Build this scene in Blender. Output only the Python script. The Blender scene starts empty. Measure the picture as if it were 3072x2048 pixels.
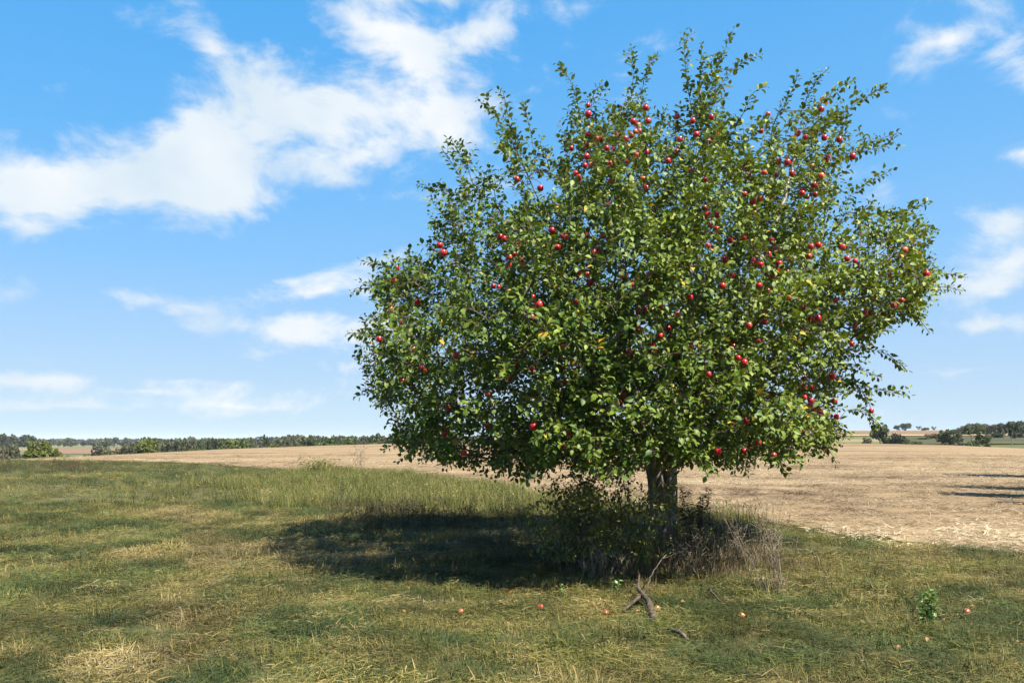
import bpy, math, random
import numpy as np
from mathutils import Vector, Matrix, Quaternion

# ------------------------------------------------------------------ camera
F, CX, HOR, CAMZ = 2411.0, 1536.0, 1318.0, 1.6      # focal length and horizon of the 3072 px photograph
SUN_AZ, SUN_EL = 38.0, 56.0                          # sun stands to the right, turned behind the viewer by SUN_AZ
scene = bpy.context.scene
cam_data = bpy.data.cameras.new('camera')
cam_data.sensor_width = 36.0
cam_data.lens = F / 3072 * 36.0
cam_data.shift_y = (HOR - 1024) / 3072
cam_data.clip_start = 0.05
cam_data.clip_end = 20000
cam = bpy.data.objects.new('camera', cam_data)
scene.collection.objects.link(cam)
cam.location = (0, 0, CAMZ)
cam.rotation_euler = (math.radians(90), 0, 0)
scene.camera = cam
scene.view_settings.view_transform = 'Standard'
scene.view_settings.look = 'None'
scene.view_settings.exposure = 1.6
scene.view_settings.gamma = 1.0
scene.render.engine = 'CYCLES'
scene.render.filter_size = 1.1
scene.cycles.use_denoising = True
scene.cycles.denoising_prefilter = 'NONE'
scene.cycles.max_bounces = 6
scene.cycles.diffuse_bounces = 3
scene.cycles.glossy_bounces = 2
scene.cycles.transmission_bounces = 3
scene.cycles.transparent_max_bounces = 4
scene.cycles.caustics_reflective = False
scene.cycles.caustics_refractive = False


# ------------------------------------------------------------------ node helper
class NT:
    def __init__(s, tree):
        s.t = tree; s.n = tree.nodes; s.l = tree.links
    def node(s, kind, **kw):
        n = s.n.new(kind)
        for k, v in kw.items():
            setattr(n, k, v)
        return n
    def put(s, sock, v):
        if isinstance(v, bpy.types.NodeSocket):
            s.l.new(v, sock)
        elif v is not None:
            if isinstance(v, (tuple, list)) and len(v) == 3 and sock.type == 'RGBA':
                v = (*v, 1)
            sock.default_value = v
    def m(s, op, a, b=None, c=None, clamp=False):
        n = s.node('ShaderNodeMath', operation=op); n.use_clamp = clamp
        s.put(n.inputs[0], a); s.put(n.inputs[1], b)
        if c is not None: s.put(n.inputs[2], c)
        return n.outputs[0]
    def vm(s, op, a, b=None, scale=None):
        n = s.node('ShaderNodeVectorMath', operation=op)
        s.put(n.inputs[0], a)
        if b is not None: s.put(n.inputs[1], b)
        if scale is not None: s.put(n.inputs[3], scale)
        return n.outputs[0]
    def noise(s, vec, scale, detail=4, rough=0.55, out='Fac', dist=0.0):
        n = s.node('ShaderNodeTexNoise')
        if vec is not None: s.l.new(vec, n.inputs['Vector'])
        n.inputs['Scale'].default_value = scale; n.inputs['Detail'].default_value = detail
        n.inputs['Roughness'].default_value = rough; n.inputs['Distortion'].default_value = dist
        return n.outputs[out]
    def mix(s, f, a, b, mode='MIX'):
        n = s.node('ShaderNodeMix', data_type='RGBA', blend_type=mode)
        s.put(n.inputs[0], f); s.put(n.inputs[6], a); s.put(n.inputs[7], b)
        return n.outputs[2]
    def ramp(s, f, stops, interp='LINEAR'):
        n = s.node('ShaderNodeValToRGB'); n.color_ramp.interpolation = interp
        e = n.color_ramp.elements
        while len(e) < len(stops): e.new(0.5)
        for i, (p, c) in enumerate(stops):
            e[i].position = p; e[i].color = (*c, 1) if len(c) == 3 else c
        s.put(n.inputs[0], f)
        return n.outputs[0]
    def mapr(s, v, a, b, c=0.0, d=1.0, interp='LINEAR'):
        n = s.node('ShaderNodeMapRange', interpolation_type=interp)
        for i, x in enumerate((v, a, b, c, d)): s.put(n.inputs[i], x)
        return n.outputs[0]
    def attr(s, name, inst=False, out='Fac'):
        n = s.node('ShaderNodeAttribute', attribute_name=name)
        n.attribute_type = 'INSTANCER' if inst else 'GEOMETRY'
        return n.outputs[out]


# ------------------------------------------------------------------ sky with clouds, sun
world = bpy.data.worlds.new('World')
scene.world = world
world.use_nodes = True
wt = NT(world.node_tree)
wt.n.clear()
sky = wt.node('ShaderNodeTexSky', sky_type='NISHITA')
sky.sun_disc = False
sky.sun_elevation = math.radians(SUN_EL)
sky.sun_rotation = math.radians(90 + SUN_AZ)
sky.altitude = 250
sky.air_density = 1.0; sky.dust_density = 0.1; sky.ozone_density = 3.5
tc = wt.node('ShaderNodeTexCoord').outputs['Generated']
sx = wt.node('ShaderNodeSeparateXYZ'); wt.l.new(tc, sx.inputs[0])
X, Y, Z = sx.outputs
Yc = wt.m('MAXIMUM', Y, 0.02)
warp = wt.noise(tc, 5.0, 4, 0.55, 'Color')
sw = wt.node('ShaderNodeSeparateXYZ'); wt.l.new(warp, sw.inputs[0])
U = wt.m('ADD', wt.m('DIVIDE', X, Yc), wt.m('MULTIPLY', wt.m('SUBTRACT', sw.outputs[0], 0.5), 0.075))
V = wt.m('ADD', wt.m('DIVIDE', Z, Yc), wt.m('MULTIPLY', wt.m('SUBTRACT', sw.outputs[1], 0.5), 0.06))
# banks of cloud: centre (photo px), half-width, half-height, tilt (deg, + = rising to the right), weight
CLOUDS = [(10, 520, 270, 150, -16, 1.05), (60, 640, 200, 80, 0, 0.75), (410, 520, 230, 95, 6, 0.85), (700, 380, 250, 180, -10, 1.2), (640, 570, 190, 95, -12, 1.05),
          (1000, 330, 200, 160, 20, 0.72), (1060, 500, 170, 60, 10, 0.5), (1050, 70, 180, 70, -28, 0.95), (1230, 140, 120, 60, -20, 0.6), (1480, 100, 270, 95, 14, 0.85),
          (1400, 370, 230, 150, 25, 0.85), (640, 150, 90, 46, -30, 0.72), (830, 970, 300, 62, -6, 0.9), (1010, 950, 130, 50, -4, 0.5),
          (430, 880, 140, 46, -10, 0.72), (1010, 820, 300, 30, 10, 0.66), (960, 870, 200, 22, 6, 0.5), (110, 1140, 210, 22, 0, 0.88), (440, 1172, 380, 28, 2, 0.98),
          (230, 1222, 460, 24, -1, 0.92), (560, 1130, 160, 16, 3, 0.55), (700, 1200, 220, 18, 1, 0.5), (2990, 800, 210, 85, 18, 0.95), (2930, 975, 170, 32, 5, 0.8),
          (3085, 470, 110, 44, 8, 0.9), (3080, 235, 95, 70, 10, 0.85), (2850, 115, 130, 36, 30, 0.72),
          (2900, 1107, 150, 20, 4, 0.7), (2840, -10, 120, 45, 0, 0.65), (1250, -5, 300, 40, 0, 0.7), (2640, 740, 130, 55, 20, 0.7), (3000, 690, 120, 40, 30, 0.6)]
UV = wt.node('ShaderNodeCombineXYZ'); wt.l.new(U, UV.inputs[0]); wt.l.new(V, UV.inputs[1])
B = None
for (px, py, a, b, tilt, wgt) in CLOUDS:
    mp = wt.node('ShaderNodeMapping', vector_type='TEXTURE'); wt.l.new(UV.outputs[0], mp.inputs[0])
    mp.inputs['Location'].default_value = ((px - CX) / F, (HOR - py) / F, 0)
    mp.inputs['Rotation'].default_value = (0, 0, math.radians(tilt))
    mp.inputs['Scale'].default_value = (2.25 * a / F, 2.25 * b / F, 1)
    gr = wt.node('ShaderNodeTexGradient', gradient_type='QUADRATIC_SPHERE'); wt.l.new(mp.outputs[0], gr.inputs[0])
    B = wt.m('MULTIPLY', gr.outputs[1], wgt) if B is None else wt.m('MULTIPLY_ADD', gr.outputs[1], wgt, B)
B = wt.m('MULTIPLY', B, wt.mapr(Y, 0.02, 0.2))
# the rest of the sky carries the same broken cumulus
zz = wt.m('MAXIMUM', Z, 0.0)
cb = wt.node('ShaderNodeCombineXYZ')
den = wt.m('ADD', zz, 0.22)
wt.l.new(wt.m('DIVIDE', X, den), cb.inputs[0]); wt.l.new(wt.m('DIVIDE', Y, den), cb.inputs[1])
gen = wt.mapr(wt.noise(cb.outputs[0], 1.1, 3, 0.5), 0.50, 0.74, 0.0, 1.0)
away = wt.m('MAXIMUM', wt.mapr(wt.m('ABSOLUTE', U), 0.72, 1.0), wt.m('MAXIMUM', wt.mapr(V, 0.60, 0.8), wt.mapr(Y, 0.3, 0.1)))
B = wt.m('MAXIMUM', B, wt.m('MULTIPLY', gen, away))
tcs = wt.vm('MULTIPLY', tc, (1.0, 1.0, 1.7))
n1 = wt.noise(tcs, 8.5, 8, 0.60, dist=0.35)
n2 = wt.noise(tcs, 22.0, 4, 0.55)
fld = wt.m('ADD', B, wt.m('MULTIPLY', wt.m('SUBTRACT', n1, 0.5), 2.55))
fld = wt.m('ADD', fld, wt.m('MULTIPLY', wt.m('SUBTRACT', n2, 0.5), 0.55))
dens = wt.mapr(fld, 0.20, 0.92, 0.0, 1.0, 'SMOOTHSTEP')
dens = wt.m('MULTIPLY', dens, wt.mapr(Z, -0.01, 0.04))
SKY = 0.07
gain = wt.mix(1.0, sky.outputs[0], (0.45, 0.9, 1.05), 'MULTIPLY')
air = wt.vm('SCALE', wt.ramp(Z, [(0.0, (0.375, 0.445, 0.515)), (0.06, (0.305, 0.40, 0.52)), (0.205, (0.160, 0.335, 0.56)), (0.33, (0.085, 0.285, 0.555)),
                                 (0.46, (0.045, 0.245, 0.535)), (1.0, (0.028, 0.17, 0.43))]), scale=0.57 / SKY)
A, E = math.radians(SUN_AZ), math.radians(SUN_EL)
SUN = Vector((math.cos(E) * math.cos(A), -math.cos(E) * math.sin(A), math.sin(E)))
dt = wt.node('ShaderNodeVectorMath', operation='DOT_PRODUCT'); wt.l.new(tc, dt.inputs[0]); dt.inputs[1].default_value = SUN
glow = wt.mapr(dt.outputs['Value'], -0.35, 0.75, 0.0, 0.15)     # the air is paler on the sun's side
air = wt.mix(glow, air, wt.vm('SCALE', (0.37, 0.45, 0.53), scale=0.57 / SKY))
clear = wt.mix(0.92, gain, air)
core = wt.mapr(wt.noise(tc, 6.5, 3, 0.55), 0.35, 0.66)
ccol = wt.mix(core, (0.40, 0.465, 0.52), (0.545, 0.555, 0.56))
csc = wt.vm('SCALE', ccol, scale=0.60 / SKY)
skymix = wt.mix(wt.m('MULTIPLY', dens, 0.97), clear, csc)
bg = wt.node('ShaderNodeBackground'); wt.l.new(skymix, bg.inputs[0]); bg.inputs[1].default_value = SKY
wo = wt.node('ShaderNodeOutputWorld'); wt.l.new(bg.outputs[0], wo.inputs[0])

sd = bpy.data.lights.new('sun', 'SUN'); sd.energy = 5.0; sd.angle = math.radians(0.53); sd.color = (1.0, 0.94, 0.83)
so = bpy.data.objects.new('sun', sd); scene.collection.objects.link(so)
so.rotation_euler = (-SUN).to_track_quat('-Z', 'Y').to_euler()
so.location = SUN * 60

# ------------------------------------------------------------------ small tools
rng = np.random.default_rng(11)
COL = scene.collection
def at(u, v, d):
    return np.array([(u - CX) / F * d, d, CAMZ + (HOR - v) / F * d])
def unit(v):
    v = np.asarray(v, float)
    return v / (np.linalg.norm(v, axis=-1, keepdims=True) + 1e-9)
def mesh(name, V, Fc, mat=None, attrs=None, smooth=False):
    me = bpy.data.meshes.new(name)
    V = np.asarray(V, np.float32)
    if isinstance(Fc, np.ndarray):
        k = Fc.shape[1]
        me.vertices.add(len(V)); me.vertices.foreach_set('co', V.ravel())
        me.loops.add(Fc.size); me.loops.foreach_set('vertex_index', Fc.ravel().astype(np.int32))
        me.polygons.add(len(Fc)); me.polygons.foreach_set('loop_start', np.arange(0, Fc.size, k, dtype=np.int32))
        me.polygons.foreach_set('loop_total', np.full(len(Fc), k, np.int32))
        me.update(calc_edges=True)
    else:
        me.from_pydata(V.tolist(), [], Fc); me.update()
    if attrs:
        for an, av in attrs.items():
            a = me.attributes.new(an, 'FLOAT', 'POINT'); a.data.foreach_set('value', np.asarray(av, np.float32))
    if smooth:
        me.polygons.foreach_set('use_smooth', np.ones(len(me.polygons), bool))
    if mat: me.materials.append(mat)
    return me
def obj(name, data, parent=None, loc=None, **props):
    o = bpy.data.objects.new(name, data); COL.objects.link(o)
    if parent is not None: o.parent = parent
    if loc is not None: o.location = loc
    for k, v in props.items(): o[k] = v
    return o
def thing(name, label, cat, loc=(0, 0, 0), group=None):
    o = bpy.data.objects.new(name, None); COL.objects.link(o); o.location = loc
    o['label'] = label; o['category'] = cat; o.empty_display_size = 0.1
    if group: o['group'] = group
    return o
def tube(path, rad, n=6, cap=True):
    P = np.asarray(path, float); R = np.broadcast_to(np.asarray(rad, float), (len(P),))
    T = np.gradient(P, axis=0); T = unit(T)
    ref = np.array([0.0, 0, 1]) if abs(T[0][2]) < 0.9 else np.array([1.0, 0, 0])
    a = np.linspace(0, 2 * math.pi, n, endpoint=False)
    vs = []
    for i in range(len(P)):
        b = ref - T[i] * np.dot(ref, T[i]); b = unit(b); c = np.cross(T[i], b); ref = b
        vs.append(P[i] + R[i] * (np.cos(a)[:, None] * b + np.sin(a)[:, None] * c))
    vs = np.concatenate(vs); fs = []
    for i in range(len(P) - 1):
        for k in range(n):
            k2 = (k + 1) % n
            fs.append((i * n + k, i * n + k2, (i + 1) * n + k2, (i + 1) * n + k))
    if cap:
        m = (len(P) - 1) * n
        for k in range(1, n - 1):
            fs.append((0, k + 1, k)); fs.append((m, m + k, m + k + 1))
    return vs, fs
class Pile:
    """collects shapes into one mesh"""
    def __init__(s): s.v = []; s.f = []; s.n = 0; s.a = []
    def add(s, vs, fs, val=0.0):
        s.v.append(np.asarray(vs)); s.f += [tuple(i + s.n for i in f) for f in fs]; s.n += len(vs)
        s.a.append(np.full(len(vs), val) if np.isscalar(val) else np.asarray(val))
    def mesh(s, name, mat, smooth=False):
        return mesh(name, np.concatenate(s.v), s.f, mat, {'rnd': np.concatenate(s.a)}, smooth)
def _hash(i, j, seed):
    h = (i.astype(np.int64) * 374761393 + j.astype(np.int64) * 668265263 + seed * 1442695041) & 0x7fffffff
    h = ((h ^ (h >> 13)) * 1274126177) & 0x7fffffff
    return ((h ^ (h >> 16)) & 0xffff) / 65535.0
def vnoise(x, y, seed=0):
    x = np.asarray(x, float); y = np.asarray(y, float)
    i = np.floor(x); j = np.floor(y); fx = x - i; fy = y - j
    fx = fx * fx * (3 - 2 * fx); fy = fy * fy * (3 - 2 * fy)
    a = _hash(i, j, seed); b = _hash(i + 1, j, seed); c = _hash(i, j + 1, seed); d = _hash(i + 1, j + 1, seed)
    return (a * (1 - fx) + b * fx) * (1 - fy) + (c * (1 - fx) + d * fx) * fy
def fbm(x, y, seed=0, o=4):
    s = 0; w = 0
    for k in range(o):
        s = s + vnoise(x * 2 ** k, y * 2 ** k, seed + k) * 0.5 ** k; w += 0.5 ** k
    return s / w

# ------------------------------------------------------------------ terrain
def lut(u, pts):
    p = np.array(pts, float); return np.interp(u, p[:, 0], p[:, 1])
CREST_V = [(0, 1374), (300, 1363), (700, 1345), (1150, 1331), (2000, 1326), (2600, 1329), (2850, 1333), (3072, 1341)]
CREST_R = [(0, 62), (300, 76), (700, 112), (1150, 152), (2000, 172), (2600, 162), (3072, 150)]
def upx(th):
    return CX + F * np.tan(np.clip(th, -0.72, 0.72))
def crest(th):
    u = upx(th); c = lut(u, CREST_R); v = lut(u, CREST_V)
    return c, CAMZ - (v - HOR) / F * c
EDGE = np.array([(-400, 140), (-60, 25), (-25, 22), (-5, 14.8), (5, 10.2), (11.1, 7.0), (13.7, 5.6), (16, 4.6), (24, 0.3), (33, -4.2), (42, -12),
                 (53, -22), (57, -40), (60, -90), (62, -400)], float)
def edge_x(y): return np.interp(y, EDGE[:, 0], EDGE[:, 1])
def height(x, y):
    x = np.asarray(x, float); y = np.asarray(y, float)
    r = np.hypot(x, y) + 1e-6; th = np.arctan2(x, y); u = upx(th)
    c, hc = crest(th)
    s = np.clip((r - 28) / (c - 28), 0, 1); near = hc * s * s * (3 - 2 * s)
    # valley on the left, rising farmland on the right
    L = np.interp(r, [0, 60, 130, 380, 480, 600, 1000, 2000, 6000], [0, 0, 0, 0, 2.4, 3.2, 0.5, 1.5, 2]) - 6.6
    drop = np.clip((r - c) / 110, 0, 1); left = hc + (L - hc) * drop * drop * (3 - 2 * drop)
    Rr = np.interp(r, [0, 190, 230, 300, 420, 520, 600, 900, 2500, 6000], [0, .3, .9, 2.2, 4.7, 6.6, 7.0, 5.5, 0, -5])
    d2 = np.clip((r - c) / 45, 0, 1); right = hc + (Rr - hc) * d2 - 0.9 * np.sin(np.pi * np.clip((r - c) / 50, 0, 1))
    k = np.clip((u - 1500) / 900, 0, 1); k = k * k * (3 - 2 * k)
    back = np.where(y < 0, 1.0, 0.0)
    far = left * (1 - k) + right * k
    h = np.where(r < c, near, far)
    bump = (fbm(x * 0.5, y * 0.5, 5, 3) - 0.5) * 0.10 * np.clip(1 - r / 60, 0, 1)
    return h + bump
th_a = np.concatenate([np.radians(np.linspace(-180, -42, 47)), np.radians(np.linspace(-41, 41, 260)), np.radians(np.linspace(42, 180, 47))])
rr_g = np.concatenate([[0.0], np.geomspace(1.0, 5000, 170)])
def field_start(th):
    rs = np.geomspace(3, 400, 900)
    out = np.full(len(th), np.nan)
    for i, t in enumerate(th):
        x = rs * math.sin(t); y = rs * math.cos(t)
        ok = x > edge_x(y)
        if ok.any(): out[i] = rs[np.argmax(ok)]
    return out
TH, RR = np.meshgrid(th_a, rr_g, indexing='ij')
gx = RR * np.sin(TH); gy = RR * np.cos(TH); gz = height(gx, gy)
fs_a = field_start(th_a)
c_a, _ = crest(th_a)
inside = np.clip((RR - fs_a[:, None] - 1.0) / 2.5, 0, 1) * (RR < (c_a + 14)[:, None])
inside = np.nan_to_num(inside)
gz = gz - inside * np.clip(0.05 + RR * 0.004, 0, 0.5)
nT, nR = TH.shape
idx = np.arange(nT * nR).reshape(nT, nR)
gf = np.stack([idx[:-1, :-1], idx[:-1, 1:], idx[1:, 1:], idx[1:, :-1]], -1).reshape(-1, 4)

def mat_new(name):
    m = bpy.data.materials.new(name); m.use_nodes = True
    t = NT(m.node_tree); t.n.clear()
    out = t.node('ShaderNodeOutputMaterial')
    return m, t, out
def principled(t, col, rough=0.8, spec=0.3, bump=None, bump_s=0.3, bump_d=0.02):
    p = t.node('ShaderNodeBsdfPrincipled')
    t.put(p.inputs['Base Color'], col); t.put(p.inputs['Roughness'], rough); t.put(p.inputs['Specular IOR Level'], spec)
    if bump is not None:
        b = t.node('ShaderNodeBump'); b.inputs['Strength'].default_value = bump_s; b.inputs['Distance'].default_value = bump_d
        t.l.new(bump, b.inputs['Height']); t.l.new(b.outputs[0], p.inputs['Normal'])
    return p

# ground: thatch and pasture
M_ground, t, out = mat_new('pasture')
pos = t.node('ShaderNodeNewGeometry').outputs['Position']
big = t.noise(pos, 0.35, 4, 0.6); mid = t.noise(pos, 3.0, 5, 0.65); fine = t.noise(pos, 45.0, 5, 0.7)
c1 = t.mix(t.mapr(big, 0.35, 0.65), (0.085, 0.078, 0.028), (0.06, 0.08, 0.025))
c2 = t.mix(t.mapr(mid, 0.40, 0.68), c1, (0.135, 0.10, 0.048))
c3 = t.mix(t.mapr(fine, 0.35, 0.7), t.mix(0.55, c2, (0.035, 0.03, 0.015)), c2)
# far farmland
farn = t.noise(t.vm('MULTIPLY', pos, (0.004, 0.012, 0.0)), 1.0, 2, 0.5)
c4 = t.mix(t.mapr(farn, 0.48, 0.56), (0.075, 0.09, 0.035), (0.17, 0.13, 0.07))
ln = t.node('ShaderNodeVectorMath', operation='LENGTH'); t.l.new(pos, ln.inputs[0])
col = t.mix(t.mapr(ln.outputs[1], 170, 240), c3, c4)
p = principled(t, col, 0.95, 0.1, fine, 0.6, 0.03); t.l.new(p.outputs[0], out.inputs[0])
ground = obj('ground', mesh('ground', np.stack([gx, gy, gz], -1).reshape(-1, 3), gf, M_ground, smooth=True), kind='structure')

# stubble field
M_field, t, out = mat_new('stubble')
pos = t.node('ShaderNodeNewGeometry').outputs['Position']
mp = t.node('ShaderNodeMapping'); mp.inputs['Rotation'].default_value = (0, 0, math.radians(-7)); t.l.new(pos, mp.inputs[0])
rowv = t.vm('MULTIPLY', mp.outputs[0], (0.035, 0.55, 0.0))
rows = t.noise(rowv, 1.0, 4, 0.6, dist=0.3)
wide = t.noise(t.vm('MULTIPLY', mp.outputs[0], (0.02, 0.12, 0.0)), 1.0, 3, 0.55)
blot = t.noise(pos, 0.30, 4, 0.6)
straw = t.noise(t.vm('MULTIPLY', mp.outputs[0], (9.0, 34.0, 9.0)), 1.0, 5, 0.7, dist=0.6)
mid = t.noise(t.vm('MULTIPLY', mp.outputs[0], (1.6, 5.0, 1.6)), 1.0, 5, 0.65)
c = t.mix(t.mapr(rows, 0.40, 0.58), (0.120, 0.076, 0.038), (0.235, 0.170, 0.094))
c = t.mix(t.mapr(wide, 0.40, 0.66), c, (0.25, 0.183, 0.102))
c = t.mix(t.m('MULTIPLY', t.mapr(blot, 0.50, 0.72), 0.55), c, (0.14, 0.088, 0.046))
c = t.mix(t.m('MULTIPLY', t.mapr(mid, 0.48, 0.66), 0.5), c, (0.10, 0.06, 0.032))
c = t.mix(t.m('MULTIPLY', t.mapr(straw, 0.52, 0.62), 0.65), c, (0.10, 0.065, 0.035))
c = t.mix(t.m('MULTIPLY', t.mapr(straw, 0.42, 0.34), 0.5), c, (0.33, 0.255, 0.155))
p = principled(t, c, 0.9, 0.15, straw, 0.8, 0.04); t.l.new(p.outputs[0], out.inputs[0])
thf = np.radians(np.linspace(-52, 100, 420))
st = field_start(thf); ok = ~np.isnan(st); thf = thf[ok]; st = st[ok]
cf, _ = crest(thf)
ok = st < cf + 10; thf, st, cf = thf[ok], st[ok], cf[ok]
sp = np.linspace(0, 1, 150)
RF = st[:, None] * ((cf + 13) / st)[:, None] ** sp[None, :]
jit = (fbm(thf * 60, thf * 0 + 3, 9, 3) - 0.5) * 0.06
RF = RF * (1 + jit[:, None] * (1 - sp[None, :]) ** 4)
fx = RF * np.sin(thf)[:, None]; fy = RF * np.cos(thf)[:, None]
fz = height(fx, fy) + 0.012 + (fbm(fx * 0.8, fy * 1.6, 3, 3)) * 0.03 * np.clip((RF - st[:, None]) / 2, 0, 1)
a, b = fx.shape; idx = np.arange(a * b).reshape(a, b)
ff = np.stack([idx[:-1, :-1], idx[:-1, 1:], idx[1:, 1:], idx[1:, :-1]], -1).reshape(-1, 4)
field = obj('stubble_field', mesh('stubble_field', np.stack([fx, fy, fz], -1).reshape(-1, 3), ff, M_field, smooth=True), kind='structure')

# tan fields beyond: strips that follow the land
def strip(name, u0, u1, r0, r1, mat, lift=0.25):
    t0 = math.atan((u0 - CX) / F); t1 = math.atan((u1 - CX) / F)
    T_, R_ = np.meshgrid(np.linspace(t0, t1, 40), np.linspace(r0, r1, 16), indexing='ij')
    x = R_ * np.sin(T_); y = R_ * np.cos(T_); z = height(x, y) + lift
    a, b = x.shape; idx = np.arange(a * b).reshape(a, b)
    f = np.stack([idx[:-1, :-1], idx[:-1, 1:], idx[1:, 1:], idx[1:, :-1]], -1).reshape(-1, 4)
    return obj(name, mesh(name, np.stack([x, y, z], -1).reshape(-1, 3), f, mat, smooth=True), kind='structure')
def mat_far(name, ca, cb):
    m, t, out = mat_new(name)
    pos = t.node('ShaderNodeNewGeometry').outputs['Position']
    n = t.noise(t.vm('MULTIPLY', pos, (0.02, 0.1, 0.0)), 1.0, 4, 0.6)
    p = principled(t, t.mix(t.mapr(n, 0.35, 0.65), ca, cb), 0.95, 0.1); t.l.new(p.outputs[0], out.inputs[0])
    return m
M_crop = mat_far('ripe_crop', (0.115, 0.074, 0.042), (0.155, 0.10, 0.06))
M_pale = mat_far('pale_stubble', (0.23, 0.172, 0.10), (0.27, 0.205, 0.125))
M_green = mat_far('green_verge', (0.030, 0.034, 0.014), (0.062, 0.060, 0.026))
strip('far_field', 120, 420, 430, 560, M_crop)
strip('far_field', 280, 700, 640, 760, M_pale, 0.6)
strip('far_field', 2400, 3500, 330, 365, M_pale)
strip('far_field', 2300, 3500, 370, 545, M_crop)
strip('green_verge', 2690, 3500, 205, 325, M_green, 0.15)

# ------------------------------------------------------------------ plant materials
def leaf_mat(name, lo, hi, back, yellow=(0.42, 0.26, 0.02), trans=0.13, rough=0.42, ycut=0.985, spec=0.45):
    m, t, out = mat_new(name)
    r = t.attr('rnd')
    c = t.mix(r, lo, hi)
    c = t.mix(t.mapr(r, ycut, ycut + 0.004), c, yellow)
    geo = t.node('ShaderNodeNewGeometry')
    n = t.noise(geo.outputs['Position'], 38.0, 2, 0.5)
    c = t.mix(t.mapr(n, 0.3, 0.75, 0.0, 0.35), c, t.mix(0.5, c, (0.0, 0.0, 0.0)))
    c2 = t.mix(geo.outputs['Backfacing'], c, t.mix(0.55, c, back))
    p = principled(t, c2, rough, spec)
    tr = t.node('ShaderNodeBsdfTranslucent'); t.put(tr.inputs[0], t.mix(0.6, c, t.mix(1.0, c, (2.2, 2.1, 0.5), 'MULTIPLY')))
    mx = t.node('ShaderNodeMixShader'); mx.inputs[0].default_value = trans
    t.l.new(p.outputs[0], mx.inputs[1]); t.l.new(tr.outputs[0], mx.inputs[2]); t.l.new(mx.outputs[0], out.inputs[0])
    return m
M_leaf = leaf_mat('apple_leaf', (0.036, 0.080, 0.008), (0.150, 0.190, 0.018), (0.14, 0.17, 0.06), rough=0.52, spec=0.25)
M_bush = leaf_mat('shrub_leaf', (0.085, 0.115, 0.014), (0.21, 0.22, 0.028), (0.14, 0.16, 0.06), ycut=0.955)
M_weed = leaf_mat('weed_leaf', (0.06, 0.14, 0.02), (0.13, 0.24, 0.035), (0.14, 0.2, 0.07), ycut=2.0)
M_dkweed = leaf_mat('weed_dark_leaf', (0.020, 0.028, 0.012), (0.045, 0.052, 0.020), (0.08, 0.09, 0.05), ycut=2.0)
def bark_mat(name, a, b, c, sc=14.0):
    m, t, out = mat_new(name)
    pos = t.node('ShaderNodeNewGeometry').outputs['Position']
    n = t.noise(t.vm('MULTIPLY', pos, (1.0, 1.0, 0.35)), sc, 6, 0.65, dist=0.4)
    n2 = t.noise(pos, sc * 0.35, 4, 0.6)
    col = t.mix(t.mapr(n, 0.35, 0.65), a, b); col = t.mix(t.mapr(n2, 0.55, 0.7), col, c)
    p = principled(t, col, 0.9, 0.15, n, 0.9, 0.02); t.l.new(p.outputs[0], out.inputs[0])
    return m
M_bark = bark_mat('apple_bark', (0.085, 0.072, 0.060), (0.27, 0.24, 0.21), (0.36, 0.35, 0.32))
M_twig = bark_mat('twig_bark', (0.055, 0.043, 0.035), (0.14, 0.11, 0.09), (0.18, 0.16, 0.14), 30.0)
M_stalk = bark_mat('dry_stalk', (0.10, 0.075, 0.050), (0.23, 0.18, 0.13), (0.30, 0.25, 0.19), 25.0)
M_dead = bark_mat('dead_wood', (0.035, 0.026, 0.019), (0.095, 0.074, 0.055), (0.14, 0.12, 0.095), 22.0)

# ------------------------------------------------------------------ the apple tree
TD = 11.5                                            # its trunk stands 11.5 m away
TB = at(1990, 1660, TD); TB[2] = float(height(TB[0], TB[1]))
POLY = np.array([(1085, 1010), (1140, 900), (1120, 840), (1200, 790), (1290, 740), (1300, 640), (1290, 580), (1380, 540), (1400, 470), (1470, 420),
    (1500, 390), (1580, 430), (1650, 440), (1700, 350), (1750, 300), (1810, 350), (1880, 290), (1930, 330), (1990, 420), (2050, 360), (2085, 240),
    (2140, 230), (2175, 320), (2250, 390), (2330, 350), (2420, 330), (2500, 340), (2570, 350), (2570, 390), (2500, 440), (2520, 510), (2500, 600),
    (2640, 640), (2740, 655), (2780, 720), (2780, 800), (2820, 850), (2770, 920), (2690, 960), (2600, 1020), (2560, 1100), (2540, 1180), (2560, 1250),
    (2520, 1300), (2470, 1340), (2400, 1370), (2300, 1365), (2200, 1390), (2080, 1365), (1990, 1385), (1900, 1375), (1850, 1410), (1760, 1390),
    (1700, 1370), (1600, 1410), (1500, 1390), (1400, 1380), (1300, 1350), (1190, 1320), (1170, 1270), (1180, 1220), (1110, 1180), (1095, 1110)], float)
POLY_D = POLY.copy(); low = POLY_D[:, 1] > 1250; POLY_D[low, 1] += 420
def in_poly(P, q):
    x, y = q[:, 0], q[:, 1]; c = np.zeros(len(q), bool); n = len(P)
    for i in range(n):
        x0, y0 = P[i]; x1, y1 = P[(i + 1) % n]
        k = ((y0 > y) != (y1 > y)) & (x < (x1 - x0) * (y - y0) / (y1 - y0 + 1e-9) + x0)
        c ^= k
    return c
def poly_dist(P, q):
    d = np.full(len(q), 1e9)
    for i in range(len(P)):
        a = P[i]; b = P[(i + 1) % len(P)]; ab = b - a
        t = np.clip(((q - a) @ ab) / (ab @ ab), 0, 1)
        d = np.minimum(d, np.hypot(*(q - a - t[:, None] * ab).T))
    return d
def half_depth(q):
    t = np.clip(poly_dist(POLY_D, q) / 430.0, 0, 1)
    w = 0.35 + 3.1 * np.sqrt(np.clip(1 - (1 - t) ** 2, 0, 1))
    return w * np.interp(q[:, 1], [150, 500, 900], [0.45, 0.8, 1.0])
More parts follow.
